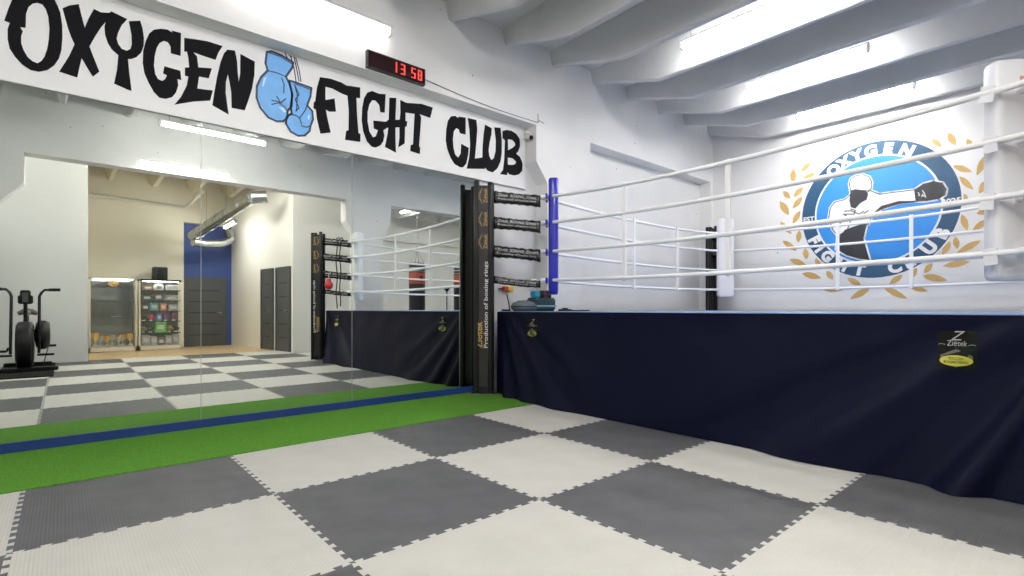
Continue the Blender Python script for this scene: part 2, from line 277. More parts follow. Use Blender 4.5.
# traced outlines, metres on the sign board (x, z) and on the end wall (-y, z)
D = {"letters":[["O",[[[-0.094,3.111],[-0.112,3.042],[-0.132,2.952],[-0.106,2.946],[-0.116,2.9],[-0.116,2.834],[-0.106,2.771],[-0.079,2.723],[-0.045,2.682],[-0.004,2.657],[0.038,2.658],[0.081,2.683],[0.117,2.728],[0.142,2.786],[0.155,2.85],[0.16,2.941],[0.159,3.029],[0.149,3.115],[0.135,3.158],[0.12,3.192],[0.088,3.223],[0.038,3.222],[-0.018,3.194],[-0.065,3.155]],[[-0.028,2.941],[-0.026,3.038],[-0.014,3.09],[0.007,3.122],[0.031,3.137],[0.056,3.135],[0.073,3.11],[0.086,3.061],[0.092,2.985],[0.089,2.906],[0.081,2.834],[0.066,2.771],[0.049,2.736],[0.031,2.716],[0.007,2.722],[-0.018,2.743],[-0.038,2.784],[-0.05,2.828],[-0.05,2.876],[-0.042,2.912],[-0.055,2.936]]]],["X",[[[0.16,3.15],[0.197,3.185],[0.248,3.215],[0.261,3.148],[0.281,3.056],[0.303,3.133],[0.332,3.213],[0.373,3.203],[0.421,3.218],[0.401,3.145],[0.373,3.093],[0.342,3.02],[0.307,2.928],[0.33,2.857],[0.363,2.76],[0.326,2.711],[0.291,2.774],[0.264,2.826],[0.253,2.762],[0.24,2.679],[0.143,2.692],[0.174,2.767],[0.197,2.824],[0.225,2.915],[0.208,2.957],[0.189,3.02]]]],["Y",[[[0.432,3.234],[0.527,3.211],[0.493,3.151],[0.473,3.091],[0.463,3.04],[0.473,3.002],[0.493,2.974],[0.523,2.969],[0.545,2.989],[0.554,3.024],[0.552,3.098],[0.542,3.158],[0.535,3.198],[0.606,3.229],[0.62,3.176],[0.629,3.104],[0.627,3.039],[0.612,2.985],[0.582,2.938],[0.552,2.915],[0.531,2.908],[0.539,2.807],[0.553,2.67],[0.527,2.674],[0.448,2.696],[0.465,2.805],[0.473,2.918],[0.436,2.947],[0.412,2.986],[0.396,3.042],[0.392,3.103],[0.4,3.147],[0.416,3.213]]]],["G",[[[0.81,3.226],[0.87,3.229],[0.867,3.042],[0.802,3.041],[0.799,3.095],[0.782,3.123],[0.755,3.124],[0.728,3.098],[0.71,3.054],[0.697,2.984],[0.692,2.907],[0.701,2.844],[0.719,2.811],[0.746,2.805],[0.764,2.825],[0.775,2.858],[0.75,2.865],[0.759,2.926],[0.865,2.922],[0.872,2.849],[0.845,2.849],[0.851,2.801],[0.837,2.741],[0.81,2.694],[0.769,2.669],[0.728,2.666],[0.692,2.7],[0.657,2.766],[0.631,2.833],[0.621,2.905],[0.624,3.003],[0.64,3.084],[0.662,3.151],[0.692,3.191],[0.737,3.214],[0.782,3.224],[0.808,3.211]]]],["E",[[[0.891,3.197],[0.965,3.212],[1.053,3.226],[1.165,3.224],[1.134,3.161],[1.112,3.089],[1.034,3.093],[0.955,3.101],[0.98,3.075],[0.989,2.989],[1.086,3.011],[1.063,2.92],[0.994,2.914],[0.982,2.813],[1.093,2.828],[1.073,2.738],[0.955,2.698],[0.825,2.638],[0.87,2.714],[0.908,2.815],[0.92,2.892],[0.896,2.892],[0.896,2.958],[0.925,2.969],[0.919,3.044],[0.91,3.091],[0.891,3.085]]]],["N",[[[1.2,3.206],[1.257,3.217],[1.273,3.133],[1.279,3.027],[1.286,2.96],[1.297,3.033],[1.298,3.203],[1.412,3.172],[1.409,3.055],[1.39,2.928],[1.359,2.811],[1.332,2.723],[1.231,2.719],[1.229,2.846],[1.215,2.937],[1.203,2.995],[1.189,2.929],[1.187,2.835],[1.197,2.755],[1.21,2.655],[1.089,2.703],[1.102,2.811],[1.122,2.945],[1.148,3.081],[1.174,3.166]]]],["F",[[[1.976,3.207],[2.079,3.222],[2.187,3.216],[2.232,3.202],[2.243,3.103],[2.181,3.109],[2.099,3.13],[2.028,3.13],[2.028,3.003],[2.116,3.041],[2.13,2.917],[2.065,2.9],[2.032,2.911],[2.045,2.842],[2.079,2.703],[1.98,2.669],[1.947,2.804],[1.937,2.887],[1.915,2.894],[1.919,2.954],[1.932,2.964],[1.947,3.093]]]],["I",[[[2.232,3.202],[2.374,3.223],[2.374,3.114],[2.335,3.108],[2.342,2.943],[2.357,2.76],[2.378,2.758],[2.375,2.676],[2.219,2.663],[2.229,2.751],[2.254,2.768],[2.257,2.949],[2.243,3.103]]]],["G",[[[2.578,3.217],[2.65,3.232],[2.639,3.037],[2.589,3.029],[2.578,3.1],[2.54,3.133],[2.502,3.13],[2.472,3.079],[2.453,2.997],[2.453,2.898],[2.472,2.804],[2.51,2.754],[2.54,2.77],[2.563,2.837],[2.517,2.846],[2.514,2.925],[2.655,2.947],[2.678,2.975],[2.666,2.885],[2.624,2.851],[2.635,2.799],[2.624,2.739],[2.593,2.689],[2.54,2.654],[2.495,2.654],[2.443,2.699],[2.406,2.789],[2.389,2.897],[2.395,3.023],[2.414,3.126],[2.45,3.193],[2.502,3.224],[2.563,3.217]]]],["H",[[[2.691,3.208],[2.77,3.227],[2.766,3.119],[2.761,2.994],[2.809,3.006],[2.819,3.082],[2.815,3.22],[2.887,3.206],[2.879,3.097],[2.879,3.011],[2.899,3.01],[2.892,2.952],[2.874,2.948],[2.868,2.768],[2.793,2.708],[2.806,2.814],[2.806,2.924],[2.761,2.913],[2.761,2.804],[2.767,2.647],[2.641,2.683],[2.671,2.827],[2.678,2.887],[2.663,2.89],[2.663,2.958],[2.682,2.974],[2.686,3.048]]]],["T",[[[2.887,3.206],[3.073,3.245],[3.216,3.242],[3.181,3.117],[3.047,3.125],[3.069,3.1],[3.055,2.93],[3.042,2.776],[3.055,2.763],[3.052,2.69],[2.934,2.7],[2.94,2.766],[2.967,2.778],[2.979,2.972],[2.987,3.113],[2.879,3.1]]]],["C",[[[3.561,3.227],[3.659,3.242],[3.659,3.041],[3.578,3.038],[3.561,3.079],[3.528,3.086],[3.494,3.043],[3.481,2.949],[3.489,2.853],[3.511,2.781],[3.553,2.751],[3.587,2.803],[3.595,2.921],[3.704,2.895],[3.694,2.81],[3.669,2.706],[3.621,2.651],[3.578,2.644],[3.503,2.667],[3.445,2.733],[3.404,2.821],[3.384,2.914],[3.391,3.04],[3.412,3.141],[3.453,3.204],[3.511,3.224],[3.553,3.211]]]],["L",[[[3.687,3.244],[3.814,3.251],[3.828,3.142],[3.814,2.994],[3.792,2.787],[3.908,2.824],[3.941,2.772],[3.941,2.691],[3.673,2.645],[3.708,2.785],[3.722,2.931],[3.711,3.114]]]],["U",[[[3.942,3.228],[4.046,3.206],[4.04,3.13],[4.012,3.021],[3.997,2.929],[4.009,2.857],[4.04,2.819],[4.078,2.849],[4.103,2.936],[4.107,3.071],[4.084,3.227],[4.184,3.246],[4.203,3.092],[4.203,2.941],[4.184,2.832],[4.135,2.733],[4.059,2.67],[3.984,2.676],[3.935,2.711],[3.902,2.807],[3.905,2.954],[3.92,3.103]]]],["B",[[[4.213,3.212],[4.281,3.241],[4.361,3.249],[4.442,3.229],[4.5,3.173],[4.504,3.08],[4.467,3.002],[4.438,2.978],[4.504,2.948],[4.549,2.871],[4.541,2.776],[4.483,2.719],[4.401,2.692],[4.321,2.693],[4.293,2.713],[4.289,2.677],[4.174,2.669],[4.222,2.733],[4.242,2.873],[4.252,3.103],[4.213,3.124]],[[4.301,3.129],[4.371,3.136],[4.418,3.108],[4.422,3.078],[4.377,3.038],[4.305,2.992]],[[4.301,2.9],[4.381,2.904],[4.436,2.873],[4.422,2.839],[4.371,2.819],[4.301,2.812]]]]],"gl":[[1.509,3.288],[1.55,3.308],[1.633,3.3],[1.733,3.268],[1.726,3.22],[1.669,3.116],[1.697,3.068],[1.723,2.985],[1.719,2.862],[1.683,2.808],[1.683,2.747],[1.647,2.706],[1.591,2.692],[1.523,2.708],[1.455,2.778],[1.426,2.857],[1.428,2.96],[1.462,3.05],[1.516,3.125],[1.498,3.185]],"gr":[[1.697,3.09],[1.751,3.091],[1.896,3.08],[1.888,3.0],[1.858,2.907],[1.904,2.864],[1.911,2.789],[1.888,2.721],[1.881,2.673],[1.836,2.619],[1.777,2.603],[1.711,2.626],[1.669,2.691],[1.676,2.753],[1.719,2.794],[1.711,2.86],[1.726,2.97]],"gll":[[[1.516,3.125],[1.591,3.129],[1.669,3.116]],[[1.55,2.832],[1.605,2.862],[1.661,2.84],[1.683,2.808]],[[1.55,2.869],[1.591,2.873],[1.633,2.867]],[[1.591,2.918],[1.626,2.865],[1.669,2.917]],[[1.523,3.289],[1.619,3.286],[1.726,3.25]],[[1.697,2.781],[1.755,2.788],[1.791,2.767],[1.806,2.717]],[[1.791,2.774],[1.836,2.847],[1.858,2.907]],[[1.806,2.702],[1.851,2.7],[1.888,2.721]],[[1.751,3.076],[1.888,3.062]],[[1.745,3.067],[1.769,2.982],[1.762,2.828]],[[1.751,3.053],[1.784,2.986],[1.751,2.931],[1.784,2.864],[1.755,2.826]],[[1.711,3.314],[1.74,3.217],[1.759,3.094]],[[1.74,3.323],[1.762,3.224],[1.784,3.109]],[[1.755,3.32],[1.784,3.215],[1.802,3.111]],[[1.661,3.33],[1.683,3.289]],[[1.697,3.321],[1.726,3.315]],[[1.633,3.094],[1.654,3.04],[1.65,2.964]]],"gs":[[[1.482,3.048],[1.509,3.068],[1.482,2.975],[1.471,2.972]],[[1.605,2.829],[1.647,2.828],[1.673,2.798],[1.654,2.785],[1.626,2.811]],[[1.866,2.824],[1.884,2.813],[1.873,2.764],[1.863,2.785]]],"em":{"body":[[1.137,2.582],[1.196,2.66],[1.339,2.68],[1.4,2.724],[1.447,2.801],[1.673,2.762],[1.792,2.685],[1.941,2.686],[2.211,2.68],[2.227,2.521],[2.025,2.522],[1.822,2.472],[1.704,2.406],[1.647,2.259],[1.339,2.19],[1.249,2.124],[1.171,2.236],[1.113,2.422]],"shorts":[[1.339,2.216],[1.638,2.301],[1.584,2.058],[1.665,1.729],[1.525,1.76],[1.363,1.825],[1.215,1.934],[1.239,2.082]],"glove":[[2.207,2.68],[2.306,2.746],[2.421,2.763],[2.516,2.722],[2.56,2.629],[2.546,2.551],[2.478,2.51],[2.345,2.502],[2.227,2.516]],"shade":[[2.211,2.523],[2.025,2.552],[1.813,2.514],[1.735,2.443],[1.647,2.259],[1.704,2.417],[1.822,2.462],[2.025,2.507],[2.211,2.503]],"head":[[1.4,2.915],[1.419,2.985],[1.493,3.019],[1.584,3.012],[1.66,2.966],[1.691,2.883],[1.682,2.791],[1.647,2.746],[1.419,2.784]],"face":[[1.419,2.805],[1.479,2.816],[1.548,2.794],[1.616,2.772],[1.647,2.715],[1.629,2.635],[1.548,2.595],[1.479,2.521],[1.419,2.551],[1.4,2.66]],"mus":[[[1.33,2.5],[1.419,2.498],[1.525,2.431],[1.593,2.463]],[[1.419,2.525],[1.479,2.49],[1.465,2.439],[1.339,2.456]],[[1.258,2.134],[1.372,2.213],[1.419,2.35]],[[1.137,2.321],[1.23,2.283],[1.316,2.363]],[[1.316,2.46],[1.419,2.382],[1.548,2.402],[1.647,2.466]]],"gl2":[[[2.251,2.634],[2.267,2.592],[2.251,2.59]],[[2.298,2.655],[2.321,2.612],[2.337,2.552],[2.314,2.58],[2.29,2.574],[2.306,2.605]]],"leaves":[[[0.587,3.302],[0.554,3.261],[0.536,3.205],[0.544,3.143],[0.568,3.09],[0.582,3.064],[0.597,3.084],[0.622,3.127],[0.633,3.184],[0.618,3.247]],[[0.849,3.354],[0.806,3.35],[0.762,3.329],[0.731,3.293],[0.715,3.253],[0.707,3.232],[0.729,3.235],[0.769,3.245],[0.809,3.27],[0.836,3.31]],[[0.918,3.177],[0.863,3.183],[0.803,3.172],[0.754,3.138],[0.722,3.097],[0.707,3.074],[0.735,3.072],[0.789,3.073],[0.846,3.091],[0.891,3.131]],[[0.426,2.969],[0.427,2.923],[0.444,2.877],[0.479,2.845],[0.517,2.828],[0.538,2.821],[0.536,2.843],[0.53,2.885],[0.509,2.927],[0.47,2.956]],[[0.738,2.972],[0.69,2.971],[0.642,2.951],[0.61,2.912],[0.594,2.868],[0.587,2.844],[0.611,2.846],[0.655,2.854],[0.699,2.879],[0.727,2.923]],[[0.376,2.805],[0.373,2.738],[0.393,2.665],[0.438,2.607],[0.49,2.568],[0.518,2.55],[0.518,2.583],[0.514,2.646],[0.488,2.714],[0.436,2.77]],[[0.727,2.822],[0.675,2.811],[0.626,2.78],[0.595,2.731],[0.58,2.681],[0.575,2.653],[0.6,2.66],[0.647,2.677],[0.691,2.713],[0.718,2.766]],[[0.696,2.6],[0.648,2.579],[0.605,2.538],[0.582,2.482],[0.576,2.427],[0.575,2.399],[0.598,2.411],[0.64,2.438],[0.678,2.483],[0.695,2.542]],[[0.376,2.462],[0.391,2.396],[0.426,2.328],[0.48,2.277],[0.534,2.247],[0.562,2.233],[0.554,2.264],[0.534,2.325],[0.495,2.388],[0.437,2.435]],[[0.684,2.284],[0.651,2.25],[0.631,2.203],[0.633,2.15],[0.649,2.105],[0.66,2.082],[0.674,2.099],[0.7,2.135],[0.714,2.183],[0.706,2.237]],[[0.414,2.145],[0.441,2.081],[0.489,2.019],[0.551,1.978],[0.61,1.959],[0.64,1.951],[0.626,1.981],[0.595,2.038],[0.544,2.094],[0.478,2.13]],[[0.767,1.983],[0.742,1.944],[0.733,1.896],[0.748,1.85],[0.775,1.815],[0.79,1.797],[0.801,1.817],[0.819,1.855],[0.822,1.902],[0.801,1.948]],[[0.526,1.824],[0.569,1.768],[0.63,1.722],[0.699,1.702],[0.76,1.701],[0.79,1.704],[0.769,1.729],[0.725,1.776],[0.663,1.816],[0.591,1.83]],[[0.93,1.819],[0.914,1.781],[0.914,1.742],[0.937,1.714],[0.969,1.698],[0.987,1.691],[0.993,1.71],[1.002,1.745],[0.996,1.781],[0.968,1.806]],[[0.719,1.581],[0.77,1.529],[0.838,1.49],[0.912,1.478],[0.974,1.486],[1.005,1.492],[0.98,1.516],[0.93,1.559],[0.861,1.591],[0.785,1.597]],[[1.081,1.599],[1.078,1.553],[1.091,1.509],[1.121,1.48],[1.157,1.466],[1.176,1.46],[1.177,1.482],[1.174,1.523],[1.157,1.563],[1.122,1.589]],[[1.021,1.311],[1.079,1.28],[1.153,1.261],[1.226,1.266],[1.284,1.283],[1.313,1.293],[1.284,1.307],[1.227,1.331],[1.155,1.344],[1.081,1.335]],[[1.37,1.471],[1.396,1.422],[1.438,1.381],[1.488,1.362],[1.533,1.361],[1.557,1.362],[1.543,1.384],[1.515,1.426],[1.472,1.461],[1.419,1.475]],[[1.672,1.311],[1.606,1.309],[1.533,1.285],[1.47,1.236],[1.427,1.182],[1.406,1.152],[1.439,1.155],[1.503,1.166],[1.574,1.197],[1.633,1.251]],[[2.577,3.391],[2.571,3.341],[2.579,3.288],[2.606,3.244],[2.638,3.216],[2.656,3.203],[2.659,3.227],[2.66,3.273],[2.647,3.323],[2.616,3.365]],[[2.772,3.258],[2.765,3.221],[2.77,3.182],[2.789,3.15],[2.814,3.13],[2.828,3.121],[2.83,3.139],[2.833,3.173],[2.825,3.211],[2.802,3.24]],[[2.975,3.016],[2.931,2.983],[2.893,2.927],[2.874,2.855],[2.87,2.787],[2.87,2.752],[2.891,2.77],[2.929,2.808],[2.962,2.868],[2.976,2.944]],[[2.627,2.931],[2.662,2.882],[2.709,2.839],[2.761,2.817],[2.805,2.812],[2.828,2.811],[2.811,2.835],[2.776,2.877],[2.728,2.915],[2.674,2.932]],[[2.689,2.78],[2.704,2.72],[2.735,2.658],[2.777,2.611],[2.819,2.584],[2.84,2.572],[2.832,2.601],[2.813,2.656],[2.78,2.714],[2.735,2.757]],[[2.978,2.68],[2.94,2.667],[2.908,2.636],[2.893,2.588],[2.892,2.538],[2.893,2.512],[2.911,2.519],[2.944,2.538],[2.971,2.574],[2.981,2.626]],[[2.724,2.54],[2.722,2.506],[2.73,2.473],[2.75,2.451],[2.773,2.441],[2.785,2.436],[2.785,2.453],[2.784,2.483],[2.773,2.513],[2.751,2.532]],[[2.4,3.35],[2.41,3.306],[2.432,3.264],[2.463,3.235],[2.494,3.221],[2.511,3.216],[2.505,3.237],[2.492,3.276],[2.468,3.314],[2.434,3.339]],[[2.99,2.285],[2.96,2.303],[2.926,2.308],[2.897,2.292],[2.877,2.266],[2.867,2.251],[2.882,2.243],[2.911,2.231],[2.944,2.232],[2.971,2.253]],[[2.716,2.272],[2.706,2.216],[2.711,2.153],[2.734,2.096],[2.764,2.055],[2.78,2.035],[2.784,2.062],[2.789,2.115],[2.78,2.177],[2.752,2.232]],[[2.99,2.163],[2.946,2.164],[2.9,2.146],[2.862,2.108],[2.839,2.064],[2.828,2.04],[2.85,2.041],[2.891,2.047],[2.935,2.071],[2.97,2.114]],[[2.651,1.976],[2.633,1.938],[2.627,1.894],[2.64,1.852],[2.663,1.821],[2.676,1.805],[2.684,1.824],[2.697,1.861],[2.698,1.904],[2.68,1.945]],[[2.913,1.897],[2.855,1.896],[2.789,1.874],[2.73,1.83],[2.688,1.781],[2.668,1.754],[2.698,1.756],[2.755,1.766],[2.82,1.794],[2.875,1.843]],[[2.602,1.918],[2.564,1.899],[2.53,1.863],[2.513,1.811],[2.51,1.761],[2.511,1.734],[2.529,1.745],[2.563,1.768],[2.592,1.809],[2.605,1.863]],[[2.804,1.629],[2.744,1.649],[2.67,1.653],[2.598,1.634],[2.542,1.603],[2.514,1.585],[2.546,1.576],[2.608,1.563],[2.681,1.566],[2.751,1.592]],[[2.409,1.634],[2.372,1.627],[2.339,1.604],[2.321,1.564],[2.315,1.522],[2.313,1.499],[2.331,1.504],[2.363,1.516],[2.392,1.544],[2.407,1.588]],[[2.296,1.467],[2.347,1.419],[2.413,1.384],[2.483,1.375],[2.54,1.384],[2.569,1.39],[2.545,1.412],[2.494,1.451],[2.428,1.48],[2.356,1.484]],[[2.234,1.58],[2.201,1.564],[2.175,1.533],[2.163,1.491],[2.164,1.451],[2.165,1.429],[2.181,1.438],[2.209,1.458],[2.231,1.492],[2.239,1.537]],[[2.07,1.489],[2.025,1.488],[1.977,1.468],[1.939,1.429],[1.916,1.385],[1.906,1.361],[1.928,1.363],[1.972,1.371],[2.017,1.396],[2.051,1.44]],[[2.135,1.32],[2.176,1.282],[2.231,1.252],[2.288,1.241],[2.336,1.244],[2.36,1.247],[2.34,1.265],[2.299,1.297],[2.244,1.322],[2.185,1.328]],[[1.835,1.318],[1.883,1.255],[1.951,1.197],[2.027,1.163],[2.092,1.151],[2.125,1.147],[2.102,1.176],[2.053,1.231],[1.984,1.282],[1.905,1.311]]]},"duct":{"main":[[2.558,-9.14,2.825],[3.257,-6.54,3.459]],"out":[3.537,-6.44,3.505],"low":[[3.417,-9.44,3.07],[3.442,-9.34,2.824],[3.214,-9.24,2.702],[2.816,-9.14,2.646],[2.542,-9.04,2.663]]}}
# ------------------------------------------------------------------ room shell
FX = 9.08; LX = -2.6; ZC = 4.35; ZB = 3.335
YB = .83; YR = 1.05           # face of the front beam, plane of the recesses
Y2F, Y2B = -4.70, -4.98       # second beam
YH = -10.2                    # end of the hall
b = MB(); b.box(LX, 13.2, YH-.2, YR+.2, -.15, 0); struct('floor', b, mat('concrete_floor', (.3, .3, .3), .7, var=.1), 'grey concrete floor under the mats')
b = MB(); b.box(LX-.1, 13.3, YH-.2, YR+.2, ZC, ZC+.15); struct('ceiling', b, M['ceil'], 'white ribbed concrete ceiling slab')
b = MB(); b.box(LX-.15, LX, YH-.2, YR+.2, 0, ZC); struct('wall_left', b, M['grey_wall'])
b = MB(); b.box(FX, FX+.2, Y2B, YR+.2, 0, ZC); struct('wall_right', b, M['white'], 'white end wall carrying the round painted emblem')
b = MB(); b.box(FX+.2, 13.2, Y2B, Y2F, 0, ZC); struct('wall_right_return', b, M['white'])
b = MB(); b.box(13.2, 13.35, YH-.2, Y2F, 0, ZC); struct('wall_hall_right', b, M['white'])
b = MB(); b.box(LX, FX+.2, YR, YR+.2, 0, ZC); struct('wall_back', b, M['white'], 'white wall behind the mirror and the ring')
# front beam with haunched piers
def pier_poly(xa, xb, w=.2, zt=ZB, z1=2.88, z2=2.63):
    return [(xa+w, 0), (xb-w, 0), (xb-w, z2), (xb, z1), (xb, zt), (xa, zt), (xa, z1), (xa+w, z2)]
b = MB(); b.box(LX, FX, YB, YR, ZB, ZC)
struct('wall_back_beam', b, M['concrete_white'], 'white painted concrete beam above the sign')
for k, (xa, xb) in enumerate([(-1.3, -.28), (4.62, 5.66)]):
    b = MB(); b.prism(pier_poly(xa, xb), lambda p: (p[0], YB, p[1]), lambda p: (p[0], YR, p[1]))
    struct('wall_back_pier', b, M['white'], ['white pier left of the mirror', 'white pier between the mirror and the ring corner'][k])
b = MB(); b.box(9.0, FX, YB, YR, 0, ZB); struct('wall_back_pier', b, M['white'], 'narrow white pier in the far room corner')
# second beam and piers seen only in the mirror
b = MB(); b.box(LX, 13.2, Y2B, Y2F, ZB, ZC); struct('wall_middle_beam', b, M['concrete_white'], 'white concrete beam across the hall, seen in the mirror')
for k, (xa, xb) in enumerate([(-1.3, -.28), (4.62, 5.66)]):
    b = MB(); b.prism(pier_poly(xa, xb) if k else pier_poly(xa, xb, .36, ZB, 2.88, 2.44), lambda p: (p[0], Y2F, p[1]), lambda p: (p[0], Y2B, p[1]))
    struct('wall_middle_pier', b, M['concrete_white'], ['haunched white pier beside the exercise bike, seen in the mirror', 'haunched white pier beyond the ring, seen in the mirror'][k])
# third beam
YC = -9.74
b = MB(); b.box(.5, 3.9, YC-.2, YC, ZB-.1, ZC); struct('wall_cream_beam', b, M['cream'])
b = MB(); b.box(6.0, 13.2, -10.2, -10.0, ZB-.03, ZC); struct('wall_hall_beam', b, M['white'])
# partitions
b = MB(); b.box(LX, .5, -6.95, -6.75, 0, ZC); struct('wall_grey_partition', b, M['grey_wall'], 'light grey partition behind the exercise bike')
b = MB(); b.box(.3, .5, YC-.2, -6.95, 0, ZC); struct('wall_cream_left', b, M['cream'])
b = MB(); b.box(.5, 2.45, YC-.2, YC, 0, ZB-.1); struct('wall_cream', b, M['cream'], 'cream wall behind the display cabinets')
b = MB(); b.box(2.45, 3.9, -10.14, -9.94, 0, ZB+.2); struct('wall_blue', b, M['navy_wall'], 'deep blue wall at the end of the corridor')
b = MB(); b.prism([(4.03, -6.24), (3.58, -9.94), (3.58, -10.14), (3.9, -10.14), (6.0, -10.14), (6.0, -6.24)], lambda p: (p[0], p[1], 0), lambda p: (p[0], p[1], ZC))
struct('wall_office', b, mat('off_white_wall_paint', (.78, .77, .74), .6, var=.03, vscale=1.), 'off white office block walls')
b = MB(); b.box(6.0, 13.2, YH-.1, YH, 0, ZC); struct('wall_hall_end', b, M['white'])
b = MB(); b.box(LX, .3, -7.3, -7.2, 0, ZC); struct('wall_left_end', b, M['white'])
# ribs of the ceiling: one prism each, shallow at the bearings and deep in the span
def rib(x, ya, yb, m):
    prof = [(ya, 4.17), (ya-.12, 4.15), (ya-1.07, 3.88), (yb+1.07, 3.88), (yb+.12, 4.15), (yb, 4.17)]
    b = MB(); v = []; f = []
    for y, z in prof:
        v += [(x-.085, y, ZC), (x-.045, y, z+.012), (x-.03, y, z), (x+.03, y, z), (x+.045, y, z+.012), (x+.085, y, ZC)]
    for i in range(len(prof)-1):
        for k in range(5):
            a = i*6+k; f.append((a, a+1, a+7, a+6))
    f += [(0, 1, 2, 3, 4, 5), tuple(range(len(v)-1, len(v)-7, -1))]
    b.add(v, f)
    o = struct('ceiling_rib', b, m)
    o['label'] = 'white tapering concrete ceiling rib'
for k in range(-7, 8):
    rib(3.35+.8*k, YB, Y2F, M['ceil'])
m_warm = mat('cream_ceiling_rib', (.68, .63, .50), .6)
for k in range(-7, 12):
    rib(3.35+.8*k, Y2B, YH+.2, m_warm if -4 < k < 1 else M['ceil'])
# wooden floor of the corridor
b = MB(); b.box(.5, 4.0, -9.94, -6.4, 0, .012); struct('floor_corridor', b, M['wood_floor'], 'pale wooden corridor floor seen in the mirror')
# blue board under the mirror
b = MB(); b.box(-.28, 3.87, 1.018, 1.05, 0, .088); struct('baseboard_back', b, M['blue_board'], 'dark blue board along the foot of the mirror')
# ------------------------------------------------------------------ mirror
wm = empty('wall_mirror', (0, 1.03, .088), 'large wall mirror of four tall panels under the painted sign', 'mirror')
for xa, xb in ((-.279, 1.009), (1.013, 2.296), (2.300, 3.583), (3.587, 3.867)):
    b = MB(); b.box(xa, xb, 1.030, 1.045, .088, 2.553)
    o = b.build('mirror_panel', M['mirror']); o.parent = wm; o.matrix_parent_inverse = Matrix.Translation((0, -1.03, -.088))
b = MB()
for x in (1.011, 2.298, 3.585): b.box(x-.002, x+.002, 1.028, 1.046, .088, 2.553)
b.box(3.867, 3.873, 1.027, 1.046, .088, 2.553)
o = b.build('panel_joint_strip', mat('panel_joint', (.35, .37, .35), .4, .5)); o.parent = wm; o.matrix_parent_inverse = Matrix.Translation((0, -1.03, -.088))
def par(o, p):
    o.parent = p; o.matrix_parent_inverse = Matrix.Translation(-p.location) if not p.rotation_euler.z else (Matrix.Translation(p.location) @ Matrix.Rotation(p.rotation_euler.z, 4, 'Z')).inverted()
    return o
# ------------------------------------------------------------------ sign
sg = empty('wall_sign', (2.1, 1.02, 2.55), 'long white sign above the mirror with bold black hand painted lettering', 'sign')
b = MB(); b.box(-.28, 4.60, 1.012, 1.05, 2.55, 3.333); par(b.build('sign_board', M['sign_white']), sg)
for k, loops in D['letters']:
    v, f = poly_fill(loops, lambda p: (p[0], 1.010, p[1])); b = MB(); b.add(v, f)
    par(b.build('letter', M['black_paint']), sg)
gl = MB(); v, f = poly_fill([D['gl']], lambda p: (p[0], 1.0095, p[1])); gl.add(v, f)
gp = par(gl.build('painted_boxing_glove', M['glove_blue']), sg)
gl = MB(); v, f = poly_fill([D['gr']], lambda p: (p[0], 1.0095, p[1])); gl.add(v, f)
gq = par(gl.build('painted_boxing_glove', M['glove_blue']), sg)
def stroke(mb, pts, w, fn, closed=False):
    n = len(pts); P = [Vector(p) for p in pts]
    for i in range(n if closed else n-1):
        a, c = P[i], P[(i+1) % n]; d = (c-a)
        if d.length < 1e-6: continue
        d.normalize(); q = Vector((-d.y, d.x))*w/2; a = a-d*w*.3; c = c+d*w*.3
        mb.add([fn(a-q), fn(c-q), fn(c+q), fn(a+q)], [(0, 1, 2, 3)])
b = MB(); fn = lambda p: (p[0], 1.0085, p[1])
stroke(b, D['gl'], .018, fn, True); stroke(b, D['gr'], .018, fn, True)
for l in D['gll']: stroke(b, l, .010, fn)
par(b.build('glove_outline_and_laces', M['glove_line']), sg)
for l in D['gs']:
    b = MB(); v, f = poly_fill([l], lambda p: (p[0], 1.0088, p[1])); b.add(v, f)
    par(b.build('glove_highlight', M['glove_shine']), sg)
# ------------------------------------------------------------------ emblem on the end wall
em = empty('wall_emblem', (FX-.01, -1.73, 2.47), 'round blue painted emblem of a punching boxer with golden laurel leaves on the end wall', 'emblem')
E = D['em']; CS, CZ = 1.722, 2.468
def W2(dx): return lambda p: (FX-dx, -p[0], p[1])
def flat(name, loops, dx, m):
    b = MB()
    for lp in loops:
        v, f = poly_fill(lp, W2(dx)); b.add(v, f)
    return par(b.build(name, m), em)
flat('emblem_ring', [[ell(CS, CZ, 1.0, 1.008, 64)]], .004, M['em_ring'])
flat('ring_edge_line', [[ell(CS, CZ, 1.018, 1.026, 64), ell(CS, CZ, .998, 1.006, 64)], [ell(CS, CZ, .81, .81, 64), ell(CS, CZ, .785, .785, 64)]], .0055, M['em_white'])
flat('emblem_disc', [[ell(CS, CZ, .80, .80, 64)]], .005, M['em_inner'])
for lf in E['leaves']: pass
flat('laurel_leaves', [[lf] for lf in E['leaves']], .004, M['em_gold'])
b = MB()
for key, cl in (('body', True), ('glove', True), ('shorts', True), ('head', True)):
    stroke(b, E[key], .045, W2(.0065), cl)
par(b.build('boxer_white_outline', M['em_white']), em)
flat('boxer_torso', [[E['body']]], .008, M['em_white'])
flat('boxer_shorts', [[E['shorts']]], .010, M['em_dark'])
flat('boxer_glove', [[E['glove']]], .010, M['em_dark'])
flat('boxer_headguard', [[E['head']]], .009, M['em_white'])
flat('boxer_guard_glove', [[E['face']]], .011, M['em_dark'])
flat('boxer_arm_shadow', [[E['shade']]], .0095, M['em_dark'])
b = MB()
for l in E['mus']: stroke(b, l, .014, W2(.012))
stroke(b, E['body'], .012, W2(.009), True); stroke(b, E['head'], .012, W2(.0095), True)
par(b.build('boxer_contour', M['em_dark']), em)
b = MB()
for l in E['gl2']: stroke(b, l, .012, W2(.012))
par(b.build('glove_glint', M['em_white']), em)
